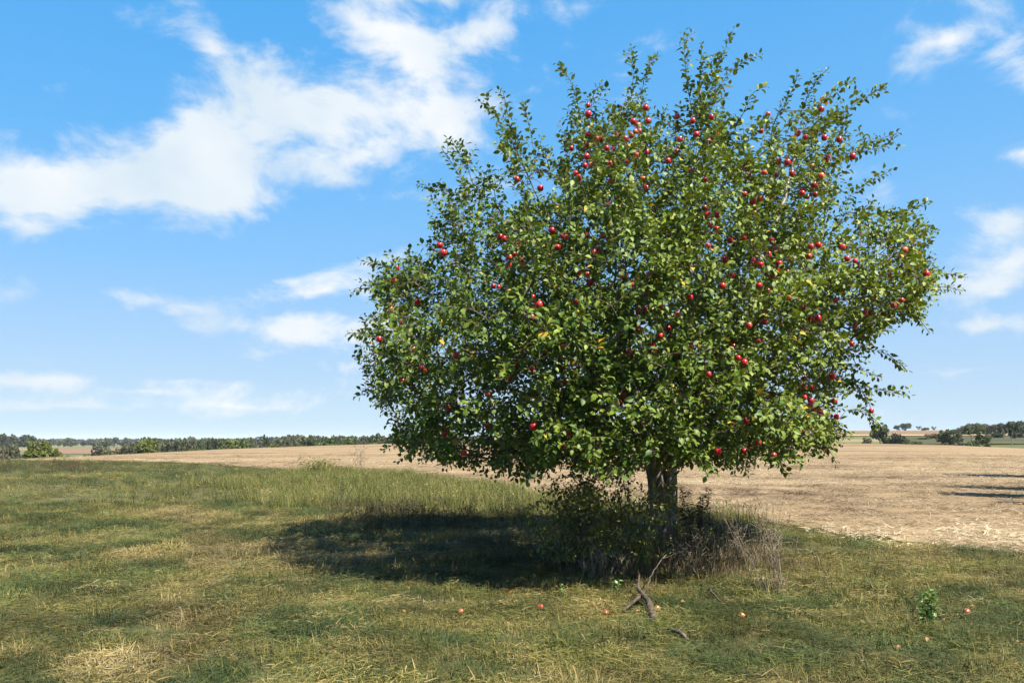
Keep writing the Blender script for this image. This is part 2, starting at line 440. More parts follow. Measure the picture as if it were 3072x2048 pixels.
def to_px(p):
    return np.stack([CX + F * p[:, 0] / p[:, 1], HOR - F * (p[:, 2] - CAMZ) / p[:, 1]], -1)
def thin(q):
    """how leafy the crown is there: airy upper left, upper right and lower right"""
    u, v = q[:, 0], q[:, 1]
    k = np.ones(len(q))
    k = np.where((u < 1690) & (v < 640), 0.30, k)
    k = np.where((v < 420) & (u > 1690), 0.85, k)
    k = np.where((u > 2230) & (v < 620), 0.85, k)
    k = np.where((u > 2330) & (v > 980) & (v < 1230), 0.55, k)
    return k
def crown_points(n):
    out = []
    while len(out) < n:
        q = np.stack([rng.uniform(1050, 2860, 4000), rng.uniform(180, 1420, 4000)], -1)
        q = q[in_poly(POLY, q)]; w = half_depth(q)
        s = rng.uniform(-1, 1, len(q))
        keep = rng.random(len(q)) < (0.38 + 0.62 * s * s) * thin(q) * (w / 3.4 + 0.12)
        q, w, s = q[keep], w[keep], s[keep]
        d = TD + s * w
        cl_ = fbm(q[:, 0] / 120 + 40, q[:, 1] / 105 + d * 1.3, 61, 2); ok_ = rng.random(len(q)) < np.clip((cl_ - 0.31) * 5.0, 0.18, 1)
        q, d = q[ok_], d[ok_]
        P = np.stack([(q[:, 0] - CX) / F * d, d, CAMZ + (HOR - q[:, 1]) / F * d], -1)
        out += list(P)
    return np.array(out[:n])
# skeleton: trunk stems, limbs, then every crown point is joined to the cheapest place on what already grows
NP, NPAR, NLEN, CH = [], [], [], []
def grow(path, parent):
    ids = []
    for p in path:
        NP.append(np.array(p, float)); NPAR.append(parent)
        NLEN.append(0.0 if parent < 0 else NLEN[parent] + float(np.linalg.norm(NP[-1] - NP[parent])))
        parent = len(NP) - 1; ids.append(parent)
    return ids
def curve(pts, step=0.14):
    pts = np.array(pts, float); m = max(6, int(np.linalg.norm(np.diff(pts, axis=0), axis=1).sum() / step))
    t = np.linspace(0, len(pts) - 1, m); o = []
    for x in t:
        i = min(int(x), len(pts) - 2); f = x - i
        p0 = pts[max(i - 1, 0)]; p1 = pts[i]; p2 = pts[i + 1]; p3 = pts[min(i + 2, len(pts) - 1)]
        o.append(0.5 * ((2 * p1) + (-p0 + p2) * f + (2 * p0 - 5 * p1 + 4 * p2 - p3) * f * f + (-p0 + 3 * p1 - 3 * p2 + p3) * f ** 3))
    return np.array(o)
stemL = curve([TB + (0, 0, -0.1), at(1982, 1580, TD), at(1975, 1490, TD), at(1962, 1400, TD), at(1935, 1320, TD)])
stemR = curve([TB + (0.10, 0.05, -0.1), at(2012, 1580, TD + .05), at(2009, 1490, TD + .05), at(2009, 1400, TD + .07), at(2026, 1300, TD + .12)])
idL = grow(stemL, -1); idR = grow(stemR, -1)
LIMBS = [(idL, 1.0, [(1860, 1180, -0.6), (1700, 980, -1.3), (1500, 850, -1.8), (1330, 780, -1.6)]),
         (idL, 0.9, [(1840, 1240, 0.3), (1640, 1130, 0.4), (1400, 1080, 0.2), (1200, 1060, 0.0)]),
         (idL, 1.0, [(1890, 1100, 0.4), (1780, 850, 1.0), (1640, 640, 1.2), (1540, 450, 0.9)]),
         (idL, 0.85, [(1900, 1210, -1.3), (1830, 1120, -2.2), (1760, 1080, -2.9)]),
         (idL, 1.0, [(1920, 1050, -0.4), (1900, 780, -0.6), (1850, 520, -0.3), (1830, 360, 0.0)]),
         (idR, 1.0, [(2060, 1050, 0.1), (2080, 760, 0.2), (2090, 480, 0.1), (2100, 250, 0.0)]),
         (idR, 1.0, [(2110, 1080, -0.9), (2220, 860, -1.7), (2330, 650, -1.6), (2400, 430, -0.9)]),
         (idR, 0.95, [(2120, 1110, 0.6), (2300, 930, 1.0), (2520, 790, 0.8), (2720, 770, 0.3)]),
         (idR, 0.9, [(2100, 1200, -0.9), (2240, 1120, -1.9), (2420, 1060, -2.1), (2560, 1000, -1.5)]),
         (idR, 0.85, [(2090, 1200, 1.2), (2180, 1080, 2.2), (2260, 1000, 2.8)]),
         (idL, 0.85, [(1860, 1210, 1.2), (1740, 1080, 2.2), (1620, 990, 2.8)]),
         (idR, 0.85, [(2060, 1150, -1.4), (2080, 960, -2.5), (2120, 800, -2.9)]),
         (idR, 0.8, [(2160, 1220, 0.3), (2330, 1180, 0.1), (2480, 1190, 0.0)])]
LIMB_CH = []
for (ids, frac, pts) in LIMBS:
    s = ids[int(frac * (len(ids) - 1))]
    path = curve([NP[s]] + [at(u, v, TD + o) for (u, v, o) in pts])
    path[1:-1] += rng.normal(0, 0.018, path[1:-1].shape)
    LIMB_CH.append([s] + grow(path[1:], s))
first_ok = idL[int(0.8 * len(idL))]
START = min(len(idL) + len(idR), 10 ** 9)
SPIKES = [((1300, 610), (1252, 552)), ((1430, 530), (1352, 415)), ((1410, 570), (1325, 445)), ((1540, 440), (1508, 272)), ((1540, 450), (1432, 300)),
    ((1600, 450), (1562, 312)), ((1740, 360), (1672, 190)), ((1770, 360), (1805, 250)), ((1885, 340), (1893, 140)), ((1925, 350), (1958, 168)),
    ((2080, 360), (2052, 95)), ((2090, 360), (2105, 130)), ((2095, 340), (2190, 108)), ((2130, 320), (2258, 172)), ((2330, 350), (2392, 222)),
    ((2390, 370), (2488, 202)), ((2410, 390), (2560, 240)), ((2440, 420), (2655, 258)), ((2500, 490), (2697, 398)), ((2500, 500), (2665, 440)),
    ((2520, 620), (2676, 512)), ((2650, 670), (2790, 602)), ((2740, 730), (2815, 692)), ((2770, 820), (2898, 832)), ((2750, 860), (2888, 872)),
    ((2690, 900), (2790, 1000)), ((2560, 1050), (2722, 1112)), ((2500, 1080), (2645, 1132)), ((2480, 1130), (2730, 1188)), ((2520, 1140), (2612, 1222)),
    ((2540, 1230), (2642, 1275)), ((2420, 1310), (2510, 1390)), ((2280, 1320), (2362, 1420)), ((1200, 820), (1082, 782)), ((1180, 900), (1052, 880)),
    ((1180, 1060), (1042, 1000)), ((1170, 1180), (1065, 1190)), ((1240, 1290), (1150, 1350)), ((1340, 1320), (1262, 1388)), ((1480, 1340), (1400, 1412)),
    ((1600, 1350), (1540, 1440)), ((1700, 1320), (1690, 1405)), ((1830, 1330), (1790, 1440)), ((2180, 1340), (2130, 1395)), ((1150, 1010), (1085, 960)),
    ((1420, 640), (1290, 560)), ((2600, 960), (2740, 940)), ((2230, 340), (2300, 260)), ((1980, 420), (2000, 320))]
pts = crown_points(3000)
spike_paths = []
for (a, b) in SPIKES:
    o = rng.uniform(-0.7, 0.5)
    pa, pb = at(*a, TD + o), at(*b, TD + o + rng.uniform(-0.25, 0.25))
    m = max(5, int(np.linalg.norm(pb - pa) / 0.07)); t = np.linspace(0, 1, m)[:, None]
    P = pa + (pb - pa) * t; side = unit(np.cross(pb - pa, [0, 1, 0]))
    P += side * np.sin(t * math.pi) * rng.uniform(-0.07, 0.07) + np.array([0, 0, 0.06]) * np.sin(t * math.pi)
    spike_paths.append(P)
fork = np.array(NP[idL[-1]])
order = np.argsort(np.linalg.norm(pts - fork, axis=1))
cap_n = 60000
ARR = np.zeros((cap_n, 3)); AL = np.zeros(cap_n); filled = 0
def sync():
    global filled
    k = len(NP)
    for i in range(filled, k): ARR[i] = NP[i]; AL[i] = NLEN[i]
    filled = k
def cheapest(p, bf=0.28):
    sync()
    d = np.linalg.norm(ARR[START:filled] - p, axis=1)
    # branches leave upwards and outwards: attaching from above a point costs a bit more
    c = d + bf * AL[START:filled] + 0.35 * np.clip(ARR[START:filled, 2] - p[2], 0, 1)
    return START + int(np.argmin(c)), float(d[np.argmin(c)])
def direction(i):
    return unit(NP[i] - NP[NPAR[i]]) if NPAR[i] >= 0 else np.array([0, 0, 1.0])
TERM = []
for k in order:
    p = pts[k]; s, dist = cheapest(p)
    if dist < 0.05: continue
    a0 = NP[s]; d0 = direction(s)
    m = max(2, int(dist / 0.11)); t = np.linspace(0, 1, m + 1)[1:, None]
    ctrl = a0 + d0 * dist * 0.35 + np.array([0, 0, 0.10 * dist]) + rng.normal(0, 0.06 * dist, 3)
    P = (1 - t) ** 2 * a0 + 2 * t * (1 - t) * ctrl + t ** 2 * p
    P[:-1] += rng.normal(0, 0.010, P[:-1].shape)
    ids = grow(P, s); CH.append([s] + ids); TERM.append(ids[-1])
SPK = []
for P in spike_paths:
    s, dist = cheapest(P[0], 0.15)
    m = max(1, int(dist / 0.1)); t = np.linspace(0, 1, m + 1)[1:-1, None]
    ids = grow(list(NP[s] + (P[0] - NP[s]) * t) + list(P), s); CH.append([s] + ids); SPK.append(ids[-len(P):])
tips = np.zeros(len(NP)); kids = np.zeros(len(NP), int)
for i in range(len(NP)):
    if NPAR[i] >= 0: kids[NPAR[i]] += 1
tips[kids == 0] = 1
for i in range(len(NP) - 1, -1, -1):
    if NPAR[i] >= 0: tips[NPAR[i]] += tips[i]
RAD = 0.0042 * tips ** 0.46
# ---- shoots that bear the leaves
SH = []                                              # (path array, leaf spacing)
centre = at(1960, 1080, TD)
grownP = np.array(NP)
def add_shoot(i, d, L, spacing=0.030, bend=0.0):
    m = max(3, int(L / 0.07)); P = [grownP[i]]
    v = unit(d)
    for k in range(m):
        v = unit(v + rng.normal(0, 0.10, 3) + np.array([0, 0, bend]))
        P.append(P[-1] + v * L / m)
    SH.append((np.array(P), spacing))
cand = list(TERM) + [c[len(c) * 2 // 3] for c in CH if len(c) > 4] + [c[len(c) // 3] for c in CH if len(c) > 6]
for i in cand:
    p = grownP[i]; outw = unit((p - centre) * (1, 1, 0.8)); tg = direction(i)
    hz = np.interp(p[2], [1.3, 2.2, 4.0, 6.5], [-0.45, -0.05, 0.35, 0.75])
    nsh = rng.integers(2, 6)
    for _ in range(nsh):
        d = tg * 0.55 + outw * 0.45 + np.array([0, 0, hz]) + rng.normal(0, 0.62, 3)
        L = rng.uniform(0.14, 0.44); e = p + unit(d) * L
        q = to_px(e[None])
        if not in_poly(POLY, q)[0] and poly_dist(POLY, q)[0] > 28: continue
        add_shoot(i, d, L, bend=np.interp(p[2], [1.3, 2.5, 5], [-0.10, -0.03, 0.03]))
for ids in SPK:
    P = grownP[ids]; SH.append((P, 0.027))
    for i in ids[:-2:2]:
        if rng.random() < 0.9:
            add_shoot(i, direction(i) * 0.8 + rng.normal(0, 0.5, 3), rng.uniform(0.08, 0.26), 0.026)
# ---- leaves along the shoots
LB, LD, LN, LS = [], [], [], []
for (P, spc) in SH:
    seg = np.linalg.norm(np.diff(P, axis=0), axis=1); L = seg.sum(); n = max(4, int(L / spc))
    ts = np.linspace(0.10, 1.0, n) * L; cs = np.concatenate([[0], np.cumsum(seg)])
    pos = np.stack([np.interp(ts, cs, P[:, k]) for k in range(3)], -1)
    ii = np.clip(np.searchsorted(cs, ts) - 1, 0, len(seg) - 1); tg = unit(np.diff(P, axis=0))[ii]
    ang = np.arange(n) * 2.399 + rng.uniform(0, 6.28)
    b = unit(np.cross(tg, [0.3, 0.2, 0.93])); c = np.cross(tg, b)
    rad = np.cos(ang)[:, None] * b + np.sin(ang)[:, None] * c
    k = rng.uniform(0.25, 0.9, n)[:, None]
    D = unit(tg * k + rad * 0.85 + np.array([0, 0, -0.12]) + rng.normal(0, 0.22, (n, 3)))
    Nn = unit(np.array([0, 0, 0.75]) + tg * 0.45 + np.array(SUN) * 0.35 + rng.normal(0, 0.42, (n, 3)))
    LB.append(pos + rad * 0.006 + D * 0.012); LD.append(D); LN.append(Nn); LS.append(rng.uniform(0.050, 0.100, n) * np.where(ts > 0.9 * L, 0.75, 1))
LB, LD, LN, LS = np.concatenate(LB), np.concatenate(LD), np.concatenate(LN), np.concatenate(LS)
LN = unit(LN - LD * (LN * LD).sum(1, keepdims=True)); LX = np.cross(LD, LN)
LC = LB + LD * LS[:, None] * 0.5

# ---- apples: seen positions in the photograph give the direction, the crown's surface the distance
APX = """1551,539 1944,363 1900,366 1915,376 1906,395 1918,395 1894,408 1876,417 1847,407 1788,416 1803,417 1714,445 1760,436 1765,403 1839,449
1820,445 1760,470 1773,496 1755,497 1829,492 1883,486 1941,456 1911,468 2031,455 2004,483 1929,537 1735,535 1832,544 1727,521 2074,514 2040,418
2089,404 2078,363 2031,350 1764,343 1764,317 1937,324 1939,565 1621,565 2134,352 2304,343 2283,394 2393,401 2417,412 2464,329 2473,414 2518,419
2484,470 2478,483 2558,470 2437,499 2362,488 2335,486 2375,521 2330,526 2245,530 2234,506 2292,519 2129,425 2150,405 2116,539 2464,528 2442,555
2408,568 2406,580 2422,591 2446,584 2234,582 2259,604 2283,597 2263,640 2114,624 2123,646 2152,646 2150,689 2129,675 2232,713 2317,725 2328,749
2306,763 2190,722 2123,738 2176,780 2263,785 2281,794 2337,792 2373,780 2433,740 2455,736 2527,742 2542,776 2565,783 2569,796 2317,829 2337,816
2362,816 2167,858 2304,872 2277,858 2714,751 2723,809 2779,823 2672,827 2589,879 2620,892 2426,769 2196,825 1190,805 1252,905 1172,928 1181,843
1138,1017 1208,968 1241,1046 1263,1104 1277,1113 1208,1142 1234,1167 1330,758 1319,736 1554,731 1527,771 1542,763 1525,796 1567,780 1576,800
1480,858 1496,861 1598,892 1607,914 1618,914 1596,952 1634,986 1692,1042 1420,1057 1368,1066 1627,1071 1596,1104 1527,1135 1549,1093 1344,1220
1460,1276 1333,1300 1391,1358 1600,1280 1462,1182 1500,711 1511,716 1820,614 1870,609 1656,692 1689,710 1699,712 1762,707 1811,708 1796,747
1781,757 1671,742 1762,823 1769,849 1735,819 1950,827 1874,832 1896,855 1868,805 2070,893 1984,918 1935,929 1916,933 2033,943 1725,904 1746,966
1735,960 1635,986 1915,985 2004,986 1940,883 1634,1051 1696,1099 1723,1090 1692,1145 1791,1137 1796,1177 1871,1185 1857,1209 1815,1228 1688,1339
1792,1340 1704,1300 1889,1055 1954,1037 1962,1055 1981,1008 2029,1056 2072,1043 2067,1059 2107,1078 2062,1123 2126,1122 2137,1137 2075,1017
2368,894 2507,901 2680,917 2705,901 2596,938 2614,939 2410,922 2272,1025 2200,1039 2214,1074 2233,1088 2247,976 2293,966 2293,1153 2305,1190
2237,1262 2251,1339 2275,1327 2412,1136 2409,1159 2414,1192 2433,1201 2431,1215 2442,1231 2437,1162 2465,1239 2498,1129 2503,1203 2509,1250
2614,1232 2430,1283 2417,1302 2321,1366 2154,1355 2233,1353 2565,978 2433,955 2454,955 2556,1032"""
APX = np.array([tuple(map(float, s.split(','))) for s in APX.split()])
hd = half_depth(APX)
ad = TD - hd * rng.uniform(0.50, 0.94, len(APX)) - 0.05
AP = np.stack([(APX[:, 0] - CX) / F * ad, ad, CAMZ + (HOR - APX[:, 1]) / F * ad], -1)
AR = rng.uniform(0.031, 0.044, len(AP)) * np.clip(ad / 10.0, 0.9, 1.12)
for i in range(len(AP)):                             # neighbours hang side by side, never inside each other
    for j in range(i):
        v = AP[i] - AP[j]; d = np.linalg.norm(v); need = (AR[i] + AR[j]) * 1.05
        if d < need: AP[i] += unit(v + rng.normal(0, 0.002, 3)) * (need - d)
# twig nodes they can hang from
TW = np.concatenate([grownP[START:]] + [P[1:] for P, _ in SH])
SPURS = []; STEMS = []
for i in range(len(AP)):
    top = AP[i] + np.array([0, 0, AR[i] * 0.62])
    hang = top + np.array([rng.normal(0, 0.008), rng.normal(0, 0.008), rng.uniform(0.022, 0.034)])
    d = np.linalg.norm(TW - (hang + np.array([0, 0.05, 0.03])), axis=1) + 0.5 * np.clip(hang[2] - TW[:, 2] - 0.05, 0, 1)
    a = TW[int(np.argmin(d))]
    t = np.linspace(0, 1, 6)[:, None]; ctrl = (a + hang) / 2 + np.array([0, 0, 0.3 * np.linalg.norm(a - hang)])
    SPURS.append((1 - t) ** 2 * a + 2 * t * (1 - t) * ctrl + t ** 2 * hang)
    STEMS.append((hang, top))
# leaves that would sit inside an apple or right in front of it give way
keep = np.ones(len(LB), bool)
camp = np.array([0, 0, CAMZ])
Lpx = to_px(LC); Ld = LC[:, 1]
for i in range(len(AP)):
    dd = np.hypot(Lpx[:, 0] - APX[i, 0], Lpx[:, 1] - APX[i, 1]); rp = AR[i] / ad[i] * F
    keep &= ~((np.linalg.norm(LC - AP[i], axis=1) < AR[i] * 1.15))
    hid = (dd < rp * 1.25 + 6) & (Ld < ad[i] + 0.02)
    keep &= ~(hid & (rng.random(len(LB)) < 0.62))
LB, LD, LN, LX, LS, LC = [a[keep] for a in (LB, LD, LN, LX, LS, LC)]
NL = len(LB)
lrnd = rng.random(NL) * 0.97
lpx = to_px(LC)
lrnd = np.clip(lrnd + np.interp(lpx[:, 0] - 0.4 * lpx[:, 1], [900, 1500, 2300], [-0.18, -0.05, 0.22]), 0, 0.97)  # backlit look painted into leaf tone: yellower upper right, darker lower left
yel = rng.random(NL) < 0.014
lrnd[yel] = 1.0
# leaf template: length along y, fold along the midrib, tip bending down
LT = np.array([(0, 0, 0), (0, .40, -.01), (0, .75, -.05), (0, 1.0, -.14), (-.30, .30, .10), (.30, .30, .10), (-.29, .64, .08), (.29, .64, .08)])
LF = [(0, 5, 1), (0, 1, 4), (1, 5, 7), (1, 7, 2), (1, 2, 6), (1, 6, 4), (2, 7, 3), (2, 3, 6)]
camd = np.linalg.norm(LC - camp, axis=1)
inframe = (lpx[:, 0] > 5) & (lpx[:, 0] < 3067) & (lpx[:, 1] > 5)
facing = np.abs((LN * unit(LC - camp)).sum(1))
size = LS * facing / camd * F
# the leaves that show largest: big, near the viewer's side of the crown
frontness = (TD - LC[:, 1]) / np.maximum(half_depth(lpx), 0.4)
score = np.where(inframe & (frontness > 0.75), size, 0)
single = np.argsort(-score)[:300]
mask = np.ones(NL, bool); mask[single] = False
def leaf_cloud(B_, D_, N_, X_, S_, R_, T_=LT, F_=LF):
    n = len(B_); k = len(T_)
    w = rng.uniform(0.85, 1.15, n)[:, None, None]; fold = rng.uniform(0.3, 1.6, n)[:, None, None]
    V_ = (B_[:, None, :] + S_[:, None, None] * (T_[None, :, 0:1] * w * X_[:, None, :] + T_[None, :, 1:2] * D_[:, None, :] + T_[None, :, 2:3] * fold * N_[:, None, :]))
    Fa = (np.array(F_)[None] + (np.arange(n) * k)[:, None, None]).reshape(-1, 3)
    return V_.reshape(-1, 3), Fa, np.repeat(R_, k)
tree = thing('apple_tree', 'large spreading apple tree with red fruit standing alone at the field edge', 'tree', tuple(TB))
def wpart(name, me, parent, **kw):
    o = obj(name, me, parent, **kw)
    o.matrix_parent_inverse = Matrix.Translation(-Vector(parent.location)); return o
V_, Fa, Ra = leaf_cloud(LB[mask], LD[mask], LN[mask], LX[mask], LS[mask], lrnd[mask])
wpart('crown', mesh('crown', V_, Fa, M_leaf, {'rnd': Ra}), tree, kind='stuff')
LEAFV = []
for k in range(10):
    r = (k + 0.5) / 10 * 0.97
    LEAFV.append(mesh('leaf', LT * (rng.uniform(.9, 1.1), 1, rng.uniform(.4, 1.5)), LF, M_leaf, {'rnd': np.full(8, r)}))
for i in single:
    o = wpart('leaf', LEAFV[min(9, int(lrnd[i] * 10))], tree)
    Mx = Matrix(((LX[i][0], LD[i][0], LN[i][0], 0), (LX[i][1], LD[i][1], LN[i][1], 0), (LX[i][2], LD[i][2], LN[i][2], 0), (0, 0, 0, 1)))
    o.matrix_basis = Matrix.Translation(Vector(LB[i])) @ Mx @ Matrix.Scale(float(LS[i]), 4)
# trunk: two stems grown together, flaring into the ground
def stem_mesh(path, r0, r1, seed, n=20):
    P = curve(path, 0.03); t = np.linspace(0, 1, len(P))
    r = r1 + (r0 - r1) * (1 - t) ** 1.4 + 0.11 * np.exp(-t * 11)
    vs, fs = tube(P, r, n)
    c = np.repeat(P, n, 0); dr = vs - c; a = np.arctan2(dr[:, 1], dr[:, 0])
    k = 1 + 0.13 * np.sin(a * 3 + seed + 2.2 * c[:, 2]) + 0.07 * np.sin(a * 7 + seed * 2 - 3 * c[:, 2]) + 0.10 * (fbm(a * 2.2 + 10, c[:, 2] * 5, seed, 3) - 0.5)
    return c + dr * k[:, None], fs
pl = Pile()
pl.add(*stem_mesh(stemL, 0.128, 0.112, 3)); pl.add(*stem_mesh(stemR, 0.112, 0.095, 5))
wpart('trunk', pl.mesh('trunk', M_bark, True), tree)
for ch in LIMB_CH:
    P = grownP[ch]; r = np.maximum(RAD[ch], 0.010); r = np.minimum(r, 0.105); r[0] = r[1]
    vs, fs = tube(P, r, 9)
    wpart('branch', mesh('branch', vs, fs, M_bark, {'rnd': np.zeros(len(vs))}, True), tree)
tw = Pile(); nb = 0
for ch in sorted(CH, key=lambda c: -RAD[c[1]]):
    P = grownP[ch]; r = RAD[ch].copy(); r[0] = r[1]
    big_ = RAD[ch[1]] > 0.0135 and nb < 60
    vs, fs = tube(P, r, 6 if RAD[ch[1]] > 0.008 else 4)
    if big_:
        nb += 1; wpart('branch', mesh('branch', vs, fs, M_twig, {'rnd': np.zeros(len(vs))}, True), tree)
    else: tw.add(vs, fs)
for (P, _) in SH: tw.add(*tube(P, np.linspace(0.0032, 0.0014, len(P)), 3))
for P in SPURS: tw.add(*tube(P, np.linspace(0.0034, 0.0024, len(P)), 4))
wpart('twigs', tw.mesh('twigs', M_twig), tree, kind='stuff')
print('leaves', NL, 'nodes', len(NP), 'shoots', len(SH), 'limb r', RAD[[c[1] for c in LIMB_CH]].round(3))

# ---- apples
def apple_mat(name, red, blush, amount):
    m, t, out = mat_new(name)
    tcn = t.node('ShaderNodeTexCoord').outputs['Object']
    oi = t.node('ShaderNodeObjectInfo').outputs['Random']
    cmb = t.node('ShaderNodeCombineXYZ'); t.l.new(t.m('MULTIPLY', oi, 40.0), cmb.inputs[0])
    v = t.vm('ADD', tcn, cmb.outputs[0])
    n = t.noise(v, 0.9, 3, 0.5); st = t.noise(t.vm('MULTIPLY', v, (5.0, 5.0, 0.8)), 1.4, 4, 0.6)
    c = t.mix(t.mapr(n, 0.62 - amount, 0.80 - amount), red, blush)
    c = t.mix(t.m('MULTIPLY', t.mapr(st, 0.5, 0.7), 0.35), c, t.mix(0.5, red, blush))
    p = principled(t, c, 0.28, 0.5); t.l.new(p.outputs[0], out.inputs[0])
    return m
AM = [apple_mat('apple_red', (0.36, 0.008, 0.016), (0.48, 0.07, 0.03), 0.0), apple_mat('apple_rose', (0.46, 0.020, 0.030), (0.58, 0.17, 0.07), 0.04),
      apple_mat('apple_orange', (0.44, 0.045, 0.020), (0.58, 0.24, 0.05), 0.12)]
prof = [(0.0, 0.62), (0.16, 0.70), (0.40, 0.86), (0.68, 0.84), (0.90, 0.58), (1.0, 0.15), (0.95, -0.28), (0.78, -0.65), (0.52, -0.86), (0.26, -0.88), (0.10, -0.80), (0.0, -0.76)]
def apple_mesh(mat, sq):
    n = 14; vs = []; fs = []
    for j, (r, z) in enumerate(prof):
        for k in range(n):
            a = 2 * math.pi * k / n; w = 1 + (0.05 * math.cos(5 * a) * (1 if z < -0.5 else 0.2)) + sq * 0.05 * math.cos(2 * a)
            vs.append((r * w * math.cos(a), r * w * math.sin(a), z * (1 + 0.06 * sq) + 0.04 * r * math.cos(a) * sq))
    for j in range(len(prof) - 1):
        for k in range(n): fs.append((j * n + k, j * n + (k + 1) % n, (j + 1) * n + (k + 1) % n, (j + 1) * n + k)[::-1])
    return mesh('apple', vs, fs, mat, smooth=True)
AMESH = [[apple_mesh(m, q) for q in (-1, 0.2, 1)] for m in AM]
stv, stf = tube([(0, 0, 0), (0.03, 0, 0.5), (0, 0, 1)], [0.0022 / 1, 0.0018, 0.0024], 5)
crownmid = 3.6
for i in range(len(AP)):
    kind = int(rng.choice(3, p=[0.62, 0.29, 0.09]))
    if half_depth(APX[i:i + 1])[0] > 2.6 and APX[i, 1] > 1000 and rng.random() < 0.12: kind = 2
    o = obj('apple', AMESH[kind][rng.integers(3)], None, tuple(AP[i]))
    s = float(AR[i]); o.scale = (s, s, s)
    o.rotation_euler = (rng.normal(0, 0.16), rng.normal(0, 0.16), rng.uniform(0, 6.28))
    z = AP[i][2]; colr = ('deep red', 'rose red', 'orange red')[kind]
    near = int((np.linalg.norm(AP - AP[i], axis=1) < 0.17).sum())
    co = ('lone', 'paired', 'clustered')[min(near, 3) - 1]
    lvl = ('on the lowest drooping twigs', 'in the lower crown', 'in the middle crown', 'in the upper crown', 'among the top shoots')[int(np.searchsorted([2.1, 3.1, 4.3, 5.4], z))]
    dx = AP[i][0] - TB[0]
    side = 'above the trunk' if abs(dx) < 0.8 else ('over the tree shadow' if dx < 0 else 'towards the stubble field')
    o['label'] = '%s %s apple %s of the tree, %s' % (co, colr, lvl, side); o['category'] = 'apple'
    o['group'] = '%s %s apples %s, %s' % (co, colr, lvl, side)
    h, tp = STEMS[i]; bot = AP[i] + (np.array(tp) - AP[i]) * 0.92
    vs, fs = tube([bot, (bot + h) / 2 + (0.002, 0.001, 0), h], [0.0021, 0.0017, 0.0022], 5)
    s_o = obj('stem', mesh('stem', vs, fs, M_twig, {'rnd': np.zeros(len(vs))}), o)
    s_o.matrix_parent_inverse = (Matrix.Translation(o.location) @ o.rotation_euler.to_matrix().to_4x4() @ Matrix.Diagonal((s, s, s, 1))).inverted()

# ------------------------------------------------------------------ grasses (countless: instanced tufts)
def blade_mat(name, stops, trans=0.25, rough=0.6):
    m, t, out = mat_new(name)
    f = t.m('ADD', t.attr('tint', True), t.m('MULTIPLY', t.m('SUBTRACT', t.attr('rnd'), 0.5), 0.60), clamp=True)
    c = t.ramp(f, stops)
    c = t.mix(1.0, c, t.mix(t.attr('dim', True), (0.28, 0.28, 0.28), (0.78, 0.78, 0.78)), 'MULTIPLY')
    p = principled(t, c, rough, 0.2)
    tr = t.node('ShaderNodeBsdfTranslucent'); t.put(tr.inputs[0], c)
    mx = t.node('ShaderNodeMixShader'); mx.inputs[0].default_value = trans
    t.l.new(p.outputs[0], mx.inputs[1]); t.l.new(tr.outputs[0], mx.inputs[2]); t.l.new(mx.outputs[0], out.inputs[0])
    return m
M_grass = blade_mat('grass_blade', [(0.0, (0.056, 0.092, 0.028)), (0.32, (0.118, 0.145, 0.038)), (0.58, (0.24, 0.215, 0.055)), (0.8, (0.40, 0.30, 0.105)), (1.0, (0.52, 0.41, 0.20))])
M_tall = blade_mat('tall_grass_blade', [(0.0, (0.07, 0.105, 0.025)), (0.4, (0.17, 0.19, 0.045)), (0.7, (0.32, 0.29, 0.09)), (1.0, (0.42, 0.33, 0.16))])
M_dry = blade_mat('dry_stem', [(0.0, (0.07, 0.085, 0.03)), (0.35, (0.15, 0.115, 0.055)), (0.7, (0.28, 0.205, 0.105)), (1.0, (0.42, 0.33, 0.19))])
M_straw = blade_mat('straw', [(0.0, (0.13, 0.08, 0.045)), (0.4, (0.30, 0.21, 0.12)), (0.7, (0.46, 0.35, 0.21)), (1.0, (0.62, 0.50, 0.33))], 0.1)
M_brown = blade_mat('brown_weed', [(0.0, (0.050, 0.070, 0.022)), (0.4, (0.075, 0.080, 0.030)), (0.7, (0.11, 0.080, 0.040)), (1.0, (0.17, 0.105, 0.065))], 0.1)

def tuft(n, radius, lmin, lmax, lean, curl, width, mat, seed, heads=0.0, flat=0.0):
    g = np.random.default_rng(seed); V_, F_, R_ = [], [], []
    for i in range(n):
        a0 = g.uniform(0, 6.283); rr = radius * math.sqrt(g.random()); az = g.uniform(0, 6.283)
        b = np.array([rr * math.cos(a0), rr * math.sin(a0), g.uniform(0, flat) - 0.01])
        L = g.uniform(lmin, lmax); th = abs(g.normal(0, lean)); w = width * g.uniform(0.6, 1.3)
        if flat: th = math.radians(g.uniform(72, 92))
        cu = g.uniform(0.1, 1) * curl
        side = np.array([-math.sin(az), math.cos(az), 0])
        P = [b]; m = 3
        for k in range(m):
            t_ = th + cu * (k + 0.5) / m
            P.append(P[-1] + L / m * np.array([math.sin(t_) * math.cos(az), math.sin(t_) * math.sin(az), math.cos(t_)]))
        o = len(V_); tw = g.normal(0, 0.35)
        sd = unit(side + np.array([0, 0, tw]))
        for k in range(m):
            ww = w * (1.0, 0.95, 0.65)[k] / 2; V_ += [P[k] - sd * ww, P[k] + sd * ww]
        V_.append(P[m])
        F_ += [(o, o + 1, o + 3, o + 2), (o + 2, o + 3, o + 5, o + 4), (o + 4, o + 5, o + 6)]
        R_ += [g.random()] * 7
        if heads and g.random() < heads:
            for q in range(7):
                c = P[m] - np.array([0, 0, q * 0.016]) + g.normal(0, 0.009, 3); o = len(V_); e = g.normal(0, 0.011, (3, 3))
                V_ += list(c + e); F_.append((o, o + 1, o + 2)); R_ += [g.random()] * 3
    return bpy.data.objects.new('tuft', mesh('tuft', np.array(V_), F_, mat, {'rnd': R_}))

